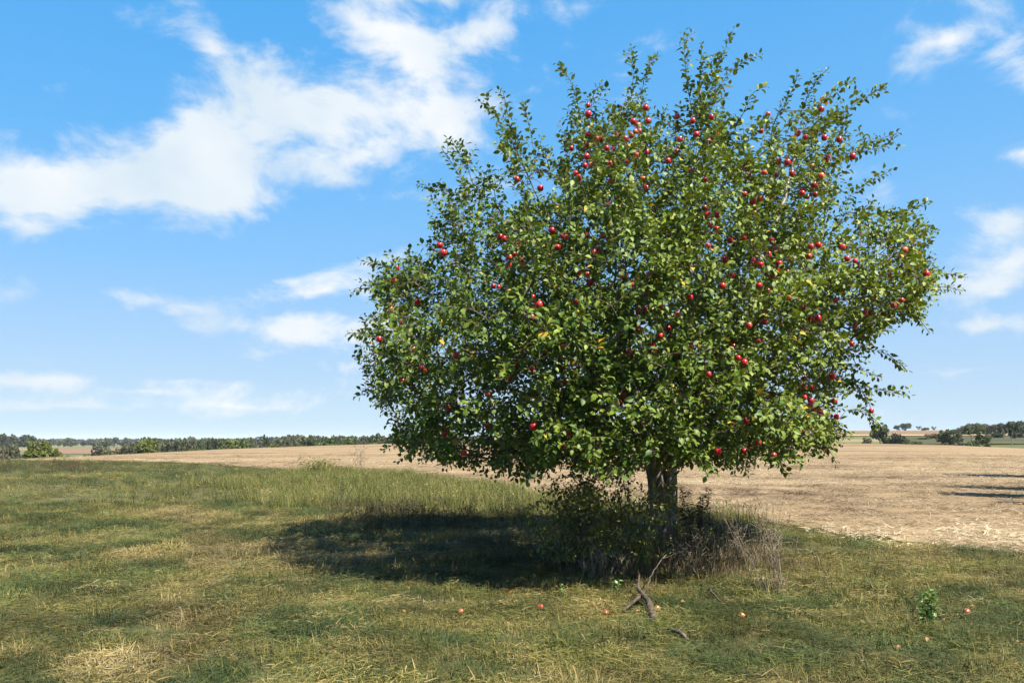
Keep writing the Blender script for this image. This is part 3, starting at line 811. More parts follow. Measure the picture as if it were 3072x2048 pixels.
def scatter(name, protos, P, tint, dim, scale, label, cat, tilt=0.12):
    col = bpy.data.collections.new(name + '_kinds')
    for o in protos: col.objects.link(o)
    n = len(P)
    me = bpy.data.meshes.new(name); me.vertices.add(n); me.vertices.foreach_set('co', np.asarray(P, np.float32).ravel())
    def att(k, typ, v, key='value'):
        a = me.attributes.new(k, typ, 'POINT'); a.data.foreach_set(key, np.asarray(v).ravel())
    att('kind', 'INT', rng.integers(0, len(protos), n).astype(np.int32)); att('tint', 'FLOAT', np.asarray(tint, np.float32)); att('dim', 'FLOAT', np.asarray(dim, np.float32))
    att('size', 'FLOAT', np.asarray(scale, np.float32))
    rot = np.stack([rng.normal(0, tilt, n), rng.normal(0, tilt, n), rng.uniform(0, 6.283, n)], -1).astype(np.float32)
    att('turn', 'FLOAT_VECTOR', rot, 'vector')
    ng = bpy.data.node_groups.new(name, 'GeometryNodeTree')
    ng.interface.new_socket('Geometry', in_out='INPUT', socket_type='NodeSocketGeometry')
    ng.interface.new_socket('Geometry', in_out='OUTPUT', socket_type='NodeSocketGeometry')
    N = ng.nodes; Lk = ng.links
    gi = N.new('NodeGroupInput'); go = N.new('NodeGroupOutput')
    ci = N.new('GeometryNodeCollectionInfo'); ci.inputs['Collection'].default_value = col
    ci.inputs['Separate Children'].default_value = True; ci.inputs['Reset Children'].default_value = True
    ip = N.new('GeometryNodeInstanceOnPoints'); ip.inputs['Pick Instance'].default_value = True
    def na(k, typ):
        q = N.new('GeometryNodeInputNamedAttribute'); q.data_type = typ; q.inputs['Name'].default_value = k; return q.outputs[0]
    er = N.new('FunctionNodeEulerToRotation'); Lk.new(na('turn', 'FLOAT_VECTOR'), er.inputs[0])
    Lk.new(gi.outputs[0], ip.inputs['Points']); Lk.new(ci.outputs[0], ip.inputs['Instance']); Lk.new(na('kind', 'INT'), ip.inputs['Instance Index'])
    Lk.new(er.outputs[0], ip.inputs['Rotation']); Lk.new(na('size', 'FLOAT'), ip.inputs['Scale']); Lk.new(ip.outputs[0], go.inputs[0])
    o = obj(name, me); md = o.modifiers.new('scatter', 'NODES'); md.node_group = ng
    o['kind'] = 'stuff'; o['label'] = label; o['category'] = cat
    return o
def ground_pts(n, d0, d1, half=0.80, power=1.0):
    d = d0 + (d1 - d0) * rng.random(n) ** power
    # even over the ground: chance grows with distance
    d = np.sqrt(d0 ** 2 + (d1 ** 2 - d0 ** 2) * rng.random(n))
    x = rng.uniform(-half, half, n) * d
    return x, d
def field_gap(x, y):
    """metres to the field edge, + on the grass side"""
    return (edge_x(y) - x) * 0.47
TG = [tuft(135, 0.24, 0.03, 0.10, 0.9, 1.1, 0.0052, M_grass, 100 + k) for k in range(4)]
TGf = [tuft(150, 0.26, 0.04, 0.14, 1.0, 0.6, 0.0048, M_grass, 120 + k, flat=0.07) for k in range(6)]
TGl = [tuft(40, 0.20, 0.08, 0.20, 0.5, 1.0, 0.006, M_grass, 140 + k) for k in range(1)]
xs, ys, sc = [], [], []
for (n, a, b, h, s0) in ((4300, 3.2, 9, 0.95, 0.85), (8500, 9, 20, 0.80, 1.0), (8500, 20, 62, 0.75, 1.7)):
    x, y = ground_pts(n, a, b, h); xs.append(x); ys.append(y); sc.append(s0 * rng.uniform(0.7, 1.3, n))
xs, ys, sc = np.concatenate(xs), np.concatenate(ys), np.concatenate(sc)
wob = (fbm(xs * 0.9, ys * 0.9, 77, 3) - 0.5) * 1.6
k = field_gap(xs, ys) + wob > 0.0
xs, ys, sc = xs[k], ys[k], sc[k]
def sward_tint(x, y):
    n1 = fbm(x * 0.45, y * 0.45, 21, 4); n2 = fbm(x * 1.9, y * 1.9, 31, 3); n3 = fbm(x * 0.14, y * 0.14, 41, 2)
    t = 0.45 + (n1 - 0.5) * 0.85 + (n2 - 0.5) * 1.0 + (n3 - 0.5) * 0.5
    t += 0.20 * np.clip((-x - 0.5) / 3, 0, 1) * np.clip((14 - y) / 6, 0, 1)      # bleached in the left foreground
    t += 0.12 * np.clip((x - 2) / 3, 0, 1)
    t -= 0.18 * np.clip((y - 20) / 15, 0, 1)
    blot = fbm(x * 2.0, y * 2.0, 81, 3)
    t -= 0.55 * np.clip((blot - 0.56) * 7, 0, 1) * np.clip((24 - y) / 8, 0, 1)    # clumps of darker, greener grass
    t += 0.30 * np.exp(-((x + 0.40 * y + 0.3 * np.sin(y * 0.4)) / 0.45) ** 2) * np.clip((30 - y) / 10, 0, 1)   # worn mown track
    return np.clip(t, 0, 1)
ti = sward_tint(xs, ys)
dm = np.clip(0.52 + (fbm(xs * 2.4, ys * 2.4, 51, 2) - 0.5) * 1.6 + rng.normal(0, 0.16, len(xs)) - 0.35 * np.exp(-((xs + 0.40 * ys + 0.3 * np.sin(ys * 0.4)) / 0.40) ** 2), 0, 1)
P = np.stack([xs, ys, height(xs, ys) - 0.005], -1)
scatter('mown_grass', TG + TGf + TGl, P, ti, dm, sc, 'short mown grass, green and straw coloured, around the apple tree', 'grass')
# straw lying on the near stubble
TS = [tuft(55, 0.40, 0.06, 0.22, 1.0, 0.25, 0.009, M_straw, 160 + k, flat=0.05) for k in range(5)]
x, y = ground_pts(36000, 9, 95, 0.85); k = (field_gap(x, y) < 0.25 + rng.normal(0, 0.25, len(x))) & (rng.random(len(x)) < np.interp(y, [9, 22, 40, 80], [1, 0.9, 0.45, 0.0])); x, y = x[k], y[k]
scatter('straw_litter', TS, np.stack([x, y, height(x, y) + 0.02], -1), np.clip(0.58 + (fbm(x * 0.05 + y * 0.01, y * 0.75 - x * 0.09, 61, 3) - 0.5) * 1.5 + (fbm(x * 0.14, y * 0.3, 64, 3) - 0.5) * 2.0, 0, 1),
        rng.uniform(0.3, 1, len(x)) * np.clip(0.75 + (fbm(x * 0.14 + 9, y * 0.38, 63, 3) - 0.4) * 1.2, 0.45, 1), rng.uniform(0.8, 1.5, len(x)), 'pale chopped straw lying on the stubble field', 'straw', 0.08)
# taller yellow-green fringe along the field edge
TT = [tuft(42, 0.16, 0.22, 0.50, 0.28, 0.7, 0.006, M_tall, 180 + k, heads=0.12) for k in range(4)]
n = 4600; y = rng.uniform(15, 38, n); gap = np.abs(rng.normal(0, 1.9, n)) * np.interp(y, [15, 20, 28, 34, 38], [0.5, 1.2, 1.2, 0.6, 0.2])
x = edge_x(y) - gap / 0.47 * 0.9
k = (x < 0.3) | (rng.random(n) < 0.25); x, y, gap = x[k], y[k], gap[k]
k = rng.random(len(x)) < np.clip(0.15 + 1.5 * (fbm(x * 0.4, y * 0.4, 71, 3) - 0.25), 0.1, 1); x, y = x[k], y[k]
scatter('tall_grass', TT, np.stack([x, y, height(x, y) - 0.01], -1), np.clip(rng.normal(0.5, 0.13, len(x)), 0, 1), rng.uniform(0.4, 1, len(x)),
        rng.uniform(0.6, 1.25, len(x)), 'tall yellow green grass fringing the stubble field', 'grass')
# dry tangle round the trunk
TDy = [tuft(26, 0.13, 0.18, 0.55, 0.32, 0.55, 0.0055, M_dry, 200 + k, heads=0.06) for k in range(5)]
n = 1500; x = rng.uniform(0.5, 4.0, n); y = rng.uniform(8.4, 12.4, n)
k = rng.random(n) < np.clip(1.5 - np.hypot((x - 2.2) / 1.25, (y - 10.3) / 1.3), 0, 1) * np.clip((fbm(x * 1.3, y * 1.3, 93, 3) - 0.30) * 3.2, 0.05, 1)
x, y = x[k], y[k]
hgt = np.clip(1.15 - 0.35 * np.hypot((x - 2.2) / 0.9, (y - 10.6) / 1.0), 0.45, 1.2)
scatter('dry_tangle', TDy, np.stack([x, y, height(x, y) - 0.01], -1), np.clip(rng.normal(0.52, 0.2, len(x)), 0, 1), rng.uniform(0.4, 1, len(x)), hgt * rng.uniform(0.45, 1.25, len(x)),
        'tangle of dry grey brown stems round the foot of the apple tree', 'dry grass', 0.2)
# brown seed-headed weeds behind the shaded grass, and on the bank at the far left
TB_ = [tuft(20, 0.18, 0.20, 0.42, 0.35, 0.5, 0.006, M_brown, 220 + k, heads=0.6) for k in range(4)]
n = 900; u = rng.uniform(980, 1620, n); d = rng.uniform(14.2, 19.0, n); x = (u - CX) / F * d; y = d
k = rng.random(n) < np.clip((fbm(x * 0.9, y * 0.9, 95, 3) - 0.36) * 1.8, 0.05, 0.5) * np.interp(u, [980, 1080, 1520, 1620], [0.1, 1, 1, 0.2]); x, y = x[k], y[k]
scatter('seed_weeds', TB_, np.stack([x, y, height(x, y) - 0.01], -1), rng.random(len(x)), rng.uniform(0.3, 1, len(x)), rng.uniform(0.45, 1.05, len(x)),
        'dark brown seed headed weeds at the back of the tree shadow', 'weeds', 0.15)
n = 900; u = rng.uniform(-120, 350, n); d = rng.uniform(38, 50, n); x = (u - CX) / F * d; y = d
k = rng.random(n) < np.clip((fbm(x * 0.35, y * 0.35, 97, 3) - 0.3) * 3, 0.05, 1) * np.interp(u, [-120, 0, 60, 260, 350], [.3, .4, 1, 1, .1]); u, x, y = u[k], x[k], y[k]
scatter('bank_weeds', TB_, np.stack([x, y, height(x, y) - 0.01], -1), rng.random(len(x)), rng.uniform(0.3, 1, len(x)), rng.uniform(0.45, 1.3, len(x)) * np.interp(u, [-60, 60, 200, 345], [0.6, .9, 1, .7]),
        'reddish brown weeds massed on the grass bank before the field', 'weeds', 0.15)
# bleached straw clumps in the sward
cl = [(-4.35, 15.2, 0.55, 130), (-3.6, 9.3, 0.5, 70), (-1.9, 8.2, 0.7, 90), (0.9, 7.6, 0.5, 50), (-6.6, 12.6, 0.6, 60), (3.0, 8.3, 0.5, 60), (4.6, 9.2, 0.6, 50)]
xs_ = np.concatenate([rng.normal(a, r, n) for a, b, r, n in cl]); ys_ = np.concatenate([rng.normal(b, r * 1.3, n) for a, b, r, n in cl])
scatter('bleached_grass', TGf[:5], np.stack([xs_, ys_, height(xs_, ys_) - 0.005], -1), np.clip(rng.normal(0.72, 0.12, len(xs_)), 0, 1), rng.uniform(0.6, 1, len(xs_)),
        rng.uniform(0.6, 1.0, len(xs_)), 'bleached straw coloured grass lying in patches on the sward', 'grass', 0.10)

# ------------------------------------------------------------------ woodland beyond the field
def crown_mat(name, inst=False):
    m, t, out = mat_new(name)
    if inst:
        base = t.ramp(t.attr('tint', True), [(0.0, (0.030, 0.040, 0.024)), (0.5, (0.050, 0.062, 0.032)), (0.8, (0.075, 0.085, 0.035)), (1.0, (0.10, 0.085, 0.05))])
    else:
        base = t.node('ShaderNodeObjectInfo').outputs['Color']
    c = t.mix(1.0, base, t.mix(t.attr('rnd'), (0.62, 0.62, 0.62), (1.45, 1.4, 1.2)), 'MULTIPLY')
    p = principled(t, c, 0.8, 0.15)
    tr = t.node('ShaderNodeBsdfTranslucent'); t.put(tr.inputs[0], c)
    mx = t.node('ShaderNodeMixShader'); mx.inputs[0].default_value = 0.18
    t.l.new(p.outputs[0], mx.inputs[1]); t.l.new(tr.outputs[0], mx.inputs[2]); t.l.new(mx.outputs[0], out.inputs[0])
    return m
M_crown = crown_mat('woodland_leaf'); M_wood = crown_mat('far_wood_leaf', True)
def crown_cloud(lobes, n, size, seed):
    """leaf clumps on and inside a set of lobes; unit tree: height 1, half-width ~0.5"""
    g = np.random.default_rng(seed); V_, F_, R_ = [], [], []
    vol = np.array([l[3] * l[4] * l[5] for l in lobes]) ** 0.67
    for li, (cx, cy, cz, rx, ry, rz) in enumerate(lobes):
        k = max(6, int(n * vol[li] / vol.sum()))
        d = unit(g.normal(0, 1, (k, 3))); r = g.uniform(0.62, 1.08, k) ** 0.6
        c = np.array([cx, cy, cz]) + d * r[:, None] * np.array([rx, ry, rz])
        nn = unit(d + g.normal(0, 0.55, (k, 3))); a = unit(np.cross(nn, g.normal(0, 1, (k, 3)))); b = np.cross(nn, a)
        s = size * g.uniform(0.5, 1.4, k); tone = np.clip(0.5 + g.normal(0, 0.2) + g.normal(0, 0.22, k), 0, 1)
        for q in range(k):
            o = len(V_)
            for ang in (0.3, 1.4, 2.7, 3.7, 5.2):
                rr = s[q] * g.uniform(0.5, 1.1); V_.append(c[q] + rr * (math.cos(ang) * a[q] + math.sin(ang) * b[q]) + nn[q] * g.normal(0, 0.25) * s[q])
            F_ += [(o, o + 1, o + 2), (o, o + 2, o + 3), (o, o + 3, o + 4)]; R_ += [tone[q]] * 5
    return np.array(V_), F_, R_
def lobes_for(kind, g):
    L = []
    if kind == 'round':
        for _ in range(13):
            a = g.uniform(0, 6.28); r = g.uniform(0.08, 0.34); L.append((r * math.cos(a), r * math.sin(a), g.uniform(0.32, 0.80), *g.uniform(0.13, 0.22, 3)))
    elif kind == 'broad':
        for _ in range(18):
            a = g.uniform(0, 6.28); r = g.uniform(0.1, 0.42); L.append((r * math.cos(a), r * math.sin(a), g.uniform(0.30, 0.84) - 0.35 * r, *g.uniform(0.10, 0.18, 3)))
    elif kind == 'tall':
        for _ in range(12):
            z = g.uniform(0.28, 0.90); a = g.uniform(0, 6.28); r = 0.30 * (1 - abs(z - 0.5)) * g.random(); L.append((r * math.cos(a), r * math.sin(a), z, *g.uniform(0.07, 0.14, 2), g.uniform(0.07, 0.12)))
    elif kind == 'open':
        for _ in range(11):
            z = g.uniform(0.45, 0.95); a = g.uniform(0, 6.28); r = g.uniform(0.10, 0.42); L.append((r * math.cos(a), r * math.sin(a), z - 0.15 * r, *g.uniform(0.07, 0.13, 2), g.uniform(0.05, 0.09)))
    elif kind == 'bush':
        for _ in range(14):
            a = g.uniform(0, 6.28); r = g.uniform(0.05, 0.38); L.append((r * math.cos(a), r * math.sin(a), g.uniform(0.12, 0.80) * (1 - 0.5 * r), *g.uniform(0.12, 0.20, 3)))
    elif kind == 'column':
        for _ in range(14):
            z = g.uniform(0.12, 0.92); w = 0.16 * (1 - z) + 0.03; L.append((g.normal(0, 0.03), g.normal(0, 0.03), z, w, w, 0.09))
    return L
def wood_mesh(lobes, kind, seed):
    g = np.random.default_rng(seed); pl = Pile()
    top = {'round': .6, 'broad': .55, 'tall': .85, 'open': .8, 'bush': .4, 'column': .9}[kind]; r0 = {'bush': .02, 'open': .022}.get(kind, .03)
    P = [np.array([0, 0, -0.03])]
    for z in np.linspace(0.12, top, 6): P.append(np.array([g.normal(0, 0.012), g.normal(0, 0.012), z]))
    pl.add(*tube(P, np.linspace(r0, r0 * 0.3, len(P)), 6))
    for l in lobes[:9]:
        z0 = min(l[2] * 0.55, top * 0.9); a = np.array([0, 0, z0]); b = np.array(l[:3])
        pl.add(*tube([a, (a + b) / 2 + (0, 0, -0.02), b], [r0 * 0.5, r0 * 0.3, r0 * 0.1], 4))
    return pl.mesh('trunk', M_bark)
PROTO = {}
for kind, n, size in (('round', 1500, 0.045), ('broad', 1700, 0.040), ('tall', 1100, 0.040), ('open', 1000, 0.035), ('bush', 1300, 0.045), ('column', 2600, 0.07)):
    PROTO[kind] = []
    for q in range(3 if kind != 'column' else 1):
        g = np.random.default_rng(500 + 17 * q + len(kind)); L = lobes_for(kind, g)
        v_, f_, r_ = crown_cloud(L, n, size, 600 + q)
        PROTO[kind].append((mesh('crown', v_, f_, M_crown, {'rnd': r_}), wood_mesh(L, kind, 700 + q)))
COLS = {'dark': (0.056, 0.070, 0.030), 'mid': (0.068, 0.090, 0.030), 'lime': (0.088, 0.108, 0.026), 'grey': (0.072, 0.076, 0.046), 'deep': (0.045, 0.058, 0.030), 'rust': (0.095, 0.075, 0.042)}
def far_tree(kind, u, vtop, half_px, d, colr, label, group, name='woodland_tree', q=None):
    th = math.atan((u - CX) / F); x = d * math.tan(th); y = d; z = float(height(x, y))
    top = CAMZ + (HOR - vtop) / F * d; H = max(top - z, 0.8); W = half_px / F * d / 0.48
    root = thing(name, label, 'tree' if 'bush' not in name else 'bush', (x, y, z - 0.05), group)
    root.rotation_euler = (0, 0, rng.uniform(0, 6.28)); root.scale = (W, W, H)
    cm, tm = PROTO[kind][rng.integers(len(PROTO[kind])) if q is None else q]
    c = obj('crown', cm, root); j = rng.uniform(0.85, 1.18); c.color = (*[k * j for k in COLS[colr]], 1)
    obj('trunk', tm, root)
    return root
CD = {'dark': 'dark green', 'mid': 'mid green', 'lime': 'yellow green', 'grey': 'grey olive', 'deep': 'blackish green', 'rust': 'brownish'}
KD = {'round': 'round crowned', 'broad': 'broad crowned', 'tall': 'tall narrow', 'open': 'open crowned', 'bush': 'low bushy'}
def wood(kind, u, vt, hp, d, c, rank='front'):
    lb = '%s %s tree in the %s rank of the wood beyond the tan field' % (CD[c], KD[kind], rank)
    far_tree(kind, u, vt, hp, d, c, lb, '%s %s trees in the %s rank of the wood' % (CD[c], KD[kind], rank))
far_tree('round', 128, 1316, 46, 100, 'lime', 'large yellow green bushy tree alone in the hollow past the weedy bank', None, 'valley_tree', 0)
far_tree('bush', 168, 1331, 16, 96, 'lime', 'small lime green sapling beside the large bushy hollow tree', None, 'valley_tree')
for (k, u, vt, hp, d, c) in [('round', 30, 1327, 30, 125, 'grey'), ('bush', 62, 1336, 22, 112, 'dark'), ('round', -30, 1324, 40, 125, 'dark'), ('bush', 200, 1343, 22, 118, 'mid'),
        ('bush', 262, 1346, 20, 135, 'mid'), ('round', 300, 1326, 34, 170, 'grey'), ('broad', 345, 1327, 34, 175, 'dark'), ('bush', 330, 1339, 30, 150, 'mid'), ('round', 385, 1324, 28, 175, 'grey'),
        ('round', 434, 1305, 36, 165, 'lime'), ('tall', 478, 1311, 18, 190, 'grey'), ('round', 506, 1309, 24, 190, 'grey'), ('open', 531, 1307, 24, 185, 'deep'), ('round', 566, 1313, 26, 195, 'grey'),
        ('tall', 606, 1299, 20, 190, 'deep'), ('tall', 632, 1297, 22, 192, 'deep'), ('round', 655, 1309, 22, 180, 'dark'), ('broad', 690, 1300, 46, 185, 'lime'), ('round', 735, 1309, 22, 190, 'mid'), ('bush', 760, 1316, 24, 190, 'grey'),
        ('open', 797, 1300, 15, 188, 'deep'), ('bush', 782, 1317, 20, 196, 'grey'), ('bush', 822, 1317, 28, 185, 'lime'), ('round', 858, 1309, 24, 200, 'grey'), ('round', 892, 1305, 24, 205, 'grey'), ('round', 926, 1301, 28, 200, 'dark'),
        ('bush', 955, 1312, 26, 190, 'lime'), ('round', 985, 1304, 24, 205, 'mid'), ('open', 1008, 1297, 20, 210, 'deep'), ('broad', 1050, 1297, 32, 198, 'mid'), ('round', 1092, 1301, 24, 210, 'grey'),
        ('round', 1122, 1295, 26, 210, 'dark'), ('broad', 1160, 1299, 30, 205, 'grey'), ('round', 1200, 1297, 30, 212, 'dark'), ('round', 1250, 1300, 32, 215, 'grey'), ('broad', 1300, 1298, 36, 220, 'dark'),
        ('round', 1365, 1299, 34, 225, 'mid'), ('broad', 1430, 1300, 38, 225, 'dark')]:
    wood(k, u, vt, hp, d, c)
# a second, deeper rank fills the wood
for u in np.arange(430, 1480, 33):
    wood(['round', 'broad', 'bush'][rng.integers(3)], u + rng.uniform(-10, 10), np.interp(u, [430, 600, 1100, 1500], [1317, 1313, 1304, 1304]) + rng.uniform(-3, 5), rng.uniform(22, 32), rng.uniform(225, 260), ['dark', 'grey', 'deep', 'grey'][rng.integers(4)], 'rear')
for u in np.arange(430, 1480, 21):
    wood('bush', u + rng.uniform(-8, 8), np.interp(u, [430, 700, 1150, 1500], [1341, 1331, 1317, 1315]) + rng.uniform(-5, 4), rng.uniform(16, 26), rng.uniform(165, 185) if u > 700 else rng.uniform(140, 160), ['dark', 'grey', 'mid', 'deep'][rng.integers(4)], 'foremost')
# the right-hand hedge and field trees
far_tree('bush', 2597, 1300, 20, 168, 'rust', 'small twiggy brownish bush at the far rim of the tan field', None, 'rim_bush')
far_tree('round', 2640, 1267, 30, 170, 'dark', 'dark spreading tree with bare lower stems at the far rim of the field', None, 'rim_tree', 1)
far_tree('bush', 2688, 1284, 30, 166, 'deep', 'blackish dense round bush touching the dark spreading rim tree', None, 'rim_bush')
far_tree('bush', 2738, 1314, 28, 168, 'mid', 'low straggling scrub in the gap of the field rim', None, 'rim_bush')
far_tree('broad', 2848, 1280, 30, 165, 'dark', 'dark multi stemmed tree leaning out of the far field rim', None, 'rim_tree')
far_tree('open', 2916, 1276, 36, 164, 'mid', 'loose willowy green tree beside the multi stemmed rim tree', None, 'rim_tree')
far_tree('bush', 2925, 1310, 26, 162, 'mid', 'low green bush at the foot of the willowy rim tree', None, 'rim_bush')
far_tree('open', 3036, 1254, 24, 158, 'deep', 'tall thin dark tree on a bare trunk at the field rim', None, 'rim_tree')
far_tree('bush', 2798, 1294, 22, 250, 'rust', 'brownish round bush on the green strip behind the rim', None, 'rim_bush')
for (k, u, vt, hp, d, c) in [('round', 2716, 1268, 20, 520, 'deep'), ('round', 2690, 1274, 10, 525, 'deep'), ('open', 2757, 1275, 10, 530, 'grey'), ('round', 2776, 1281, 12, 535, 'deep'), ('open', 2800, 1278, 10, 540, 'grey')]:
    far_tree(k, u, vt, hp, d, c, '%s %s tree standing alone on the skyline ridge' % (CD[c], KD[k]), '%s trees on the ridge' % CD[c], 'ridge_tree')
for u in np.arange(2880, 3420, 15):
    k = ['round', 'bush', 'round', 'tall'][rng.integers(4)]; c = ['deep', 'dark', 'grey'][rng.integers(3)]
    far_tree(k, u + rng.uniform(-8, 8), np.interp(u, [2885, 3000, 3072, 3400], [1276, 1267, 1258, 1250]) + rng.uniform(-5, 5), rng.uniform(18, 30), rng.uniform(290, 330), c,
             '%s %s tree in the shelter belt on the green strip' % (CD[c], KD[k]), '%s %s trees of the shelter belt' % (CD[c], KD[k]), 'belt_tree')
for (u, vt, hp, d, c, lb) in [(2660, 1300, 16, 168, 'mid', 'green low bush between the two darkest rim trees'), (2712, 1306, 16, 172, 'dark', 'dark low bush beside the straggling scrub of the rim'),
        (2770, 1310, 26, 235, 'grey', 'grey olive thicket on the green strip past the straggling scrub'), (2826, 1304, 20, 200, 'dark', 'dark thicket just behind the multi stemmed rim tree'),
        (2876, 1288, 24, 176, 'dark', 'dark round bush filling the gap before the willowy tree'), (2880, 1318, 20, 160, 'grey', 'grey olive scrub under the multi stemmed rim tree'),
        (2950, 1296, 24, 180, 'mid', 'green round bush right behind the willowy tree'), (2965, 1322, 16, 160, 'mid', 'very low green scrub at the field rim'),
        (2985, 1292, 28, 250, 'deep', 'blackish thicket at the foot of the shelter belt'), (3060, 1294, 30, 250, 'deep', 'second blackish thicket at the shelter belt foot, behind the thin tall tree'),
        (3130, 1290, 34, 250, 'dark', 'dark wide thicket at the end of the shelter belt foot')]:
    far_tree('bush', u, vt, hp, d, c, lb, None, 'rim_bush')
# slender trees standing beyond the right edge of the view: their shadows lie across the stubble
sdir = np.array([-math.cos(A), math.sin(A)])
for i, (u, v, H) in enumerate([(2868, 1426, 8.5), (2872, 1462, 7.2), (2868, 1484, 6.6), (3035, 1511, 6.0)]):
    d = 1.6 * F / (v - HOR); tip = np.array([(u - CX) / F * d, d]); b = tip - sdir * H / math.tan(E)
    root = thing('columnar_tree', 'slender dark green columnar tree in the row beside the stubble field', 'tree', (b[0], b[1], float(height(b[0], b[1])) - 0.05), 'columnar trees beside the field')
    root.scale = (H * 0.95, H * 0.95, H); cm, tm = PROTO['column'][0]
    c = obj('crown', cm, root); c.color = (*COLS['dark'], 1); obj('trunk', tm, root)
# far woods on the opposite slopes: one mass
fw = []
for q in range(5):
    g = np.random.default_rng(900 + q); L = lobes_for('broad' if q % 2 else 'round', g)
    v_, f_, r_ = crown_cloud(L, 260, 0.10, 910 + q); fw.append(bpy.data.objects.new('far_crown', mesh('far_crown', v_, f_, M_wood, {'rnd': r_})))
n = 5200; th = rng.uniform(-0.72, 0.75, n); r = np.exp(rng.uniform(math.log(560), math.log(3600), n)); u = upx(th)
x = r * np.sin(th); y = r * np.cos(th)
k = np.where(u < 2350, rng.random(n) < np.clip((fbm(x * 0.006, y * 0.004, 15, 3) - 0.34) * 5, 0, 1) + (r > 1800) * 0.9, (r > 1300))
k &= ~((u > 100) & (u < 720) & (r > 420) & (r < 780))
x, y, r = x[k], y[k], r[k]
scatter('far_wood', fw, np.stack([x, y, height(x, y) - 0.3], -1), np.clip(rng.normal(0.4, 0.22, len(x)), 0, 1), np.ones(len(x)), rng.uniform(6.0, 10.5, len(x)), 'far off wooded hillsides on the horizon', 'woodland', 0.03)

# ------------------------------------------------------------------ plants and things under the tree
def gz_(x, y): return float(height(x, y))
def foot(u, v):
    d = 1.6 * F / (v - HOR); x = (u - CX) / F * d
    return np.array([x, d, gz_(x, d)])
ST = np.array([(0, 0, 0), (0, .45, 0), (0, 1.0, -.12), (-.30, .38, .06), (.30, .38, .06)])
SF = [(0, 4, 1), (0, 1, 3), (1, 4, 2), (1, 2, 3)]
NTp = ST * (0.42, 1, 1)
def leafy(paths, spacing, size, droop, g, T_=ST, start=0.15):
    B_, D_, N_ = [], [], []
    for P in paths:
        P = np.asarray(P); seg = np.linalg.norm(np.diff(P, axis=0), axis=1); L = seg.sum(); n = max(3, int(L * (1 - start) / spacing))
        ts = np.linspace(start, 1, n) * L; cs = np.concatenate([[0], np.cumsum(seg)])
        p = np.stack([np.interp(ts, cs, P[:, k]) for k in range(3)], -1); ii = np.clip(np.searchsorted(cs, ts) - 1, 0, len(seg) - 1); tg = unit(np.diff(P, axis=0))[ii]
        ang = np.arange(n) * 2.4 + g.uniform(0, 6); b = unit(np.cross(tg, [0.3, 0.5, 0.8])); c = np.cross(tg, b)
        rad = np.cos(ang)[:, None] * b + np.sin(ang)[:, None] * c
        D = unit(rad + tg * 0.4 + np.array([0, 0, droop]) + g.normal(0, 0.25, (n, 3))); N = unit(np.array([0, 0, 1]) + g.normal(0, 0.5, (n, 3)) + np.array(SUN) * 0.2)
        B_.append(p); D_.append(D); N_.append(N)
    B_, D_, N_ = np.concatenate(B_), np.concatenate(D_), np.concatenate(N_); N_ = unit(N_ - D_ * (N_ * D_).sum(1, keepdims=True))
    return leaf_cloud(B_, D_, N_, np.cross(D_, N_), g.uniform(0.6, 1.2, len(B_)) * size, g.random(len(B_)), T_, SF)
def plant(name, label, cat, paths, rad, leaf=None, mat=None, stem_mat=None, group=None, stem_name='stem', pile=False):
    b = np.array(paths[0][0]); root = thing(name, label, cat, tuple(b), group)
    pl = Pile()
    for P in paths:
        P = np.asarray(P); vs, fs = tube(P, np.linspace(rad, rad * 0.35, len(P)), 5)
        if pile: pl.add(vs, fs)
        else: wpart(stem_name, mesh(stem_name, vs, fs, stem_mat or M_twig, {'rnd': np.zeros(len(vs))}), root)
    if pile: wpart('stems', pl.mesh('stems', stem_mat or M_twig), root, kind='stuff')
    if leaf is not None:
        v_, f_, r_ = leaf; wpart('foliage', mesh('foliage', v_, f_, mat, {'rnd': r_}), root, kind='stuff')
    return root
def arch(a, b, lift=0.15, n=7, g=rng, wob=0.015):
    a, b = np.array(a, float), np.array(b, float); t = np.linspace(0, 1, n)[:, None]; L = np.linalg.norm(b - a)
    P = a + (b - a) * t + np.array([0, 0, 1]) * lift * L * np.sin(t * math.pi); P[1:] += g.normal(0, wob * L, (n - 1, 3)) * t[1:]
    return P
# shrub left of the trunk
g = np.random.default_rng(77)
stems, shoots = [], []
for i in range(36):
    bx_, by_ = g.uniform(0.5, 1.75), g.uniform(9.3, 10.6); b = np.array([bx_, by_, gz_(bx_, by_) - 0.02])
    tx = np.clip(bx_ + g.normal(-0.1, 0.30), 0.25, 1.95); ty = by_ + g.normal(-0.1, 0.3)
    tz = np.interp(tx, [0.2, 0.6, 1.2, 1.9], [0.7, 1.05, 1.28, 1.12]) * g.uniform(0.7, 1.05)
    P = arch(b, (tx, ty, tz), 0.10, 8, g); stems.append(P)
    for _ in range(13):
        a = P[g.integers(1, 8)]; e = a + unit(g.normal(0, 1, 3) * (1, 0.9, 0.45) + (-0.15, -0.25, 0.15)) * g.uniform(0.16, 0.36); e[2] = max(e[2], 0.18)
        shoots.append(arch(a, e, 0.15, 5, g))
lf = leafy(stems, 0.05, 0.05, -0.1, g, start=0.45); lf2 = leafy(shoots, 0.024, 0.060, -0.12, g, start=0.1)
v_ = np.concatenate([lf[0], lf2[0]]); f_ = np.concatenate([lf[1], lf2[1] + len(lf[0])]); r_ = np.concatenate([lf[2], lf2[2]])
shrub = plant('wild_shrub', 'dark olive leafy shrub growing left of the apple trunk', 'shrub', stems, 0.008, (v_, f_, r_), M_bush)
tw = Pile()
for P in shoots: tw.add(*tube(P, [0.003, 0.0026, 0.002, 0.0016, 0.0012], 3))
wpart('twigs', tw.mesh('twigs', M_twig), shrub, kind='stuff')
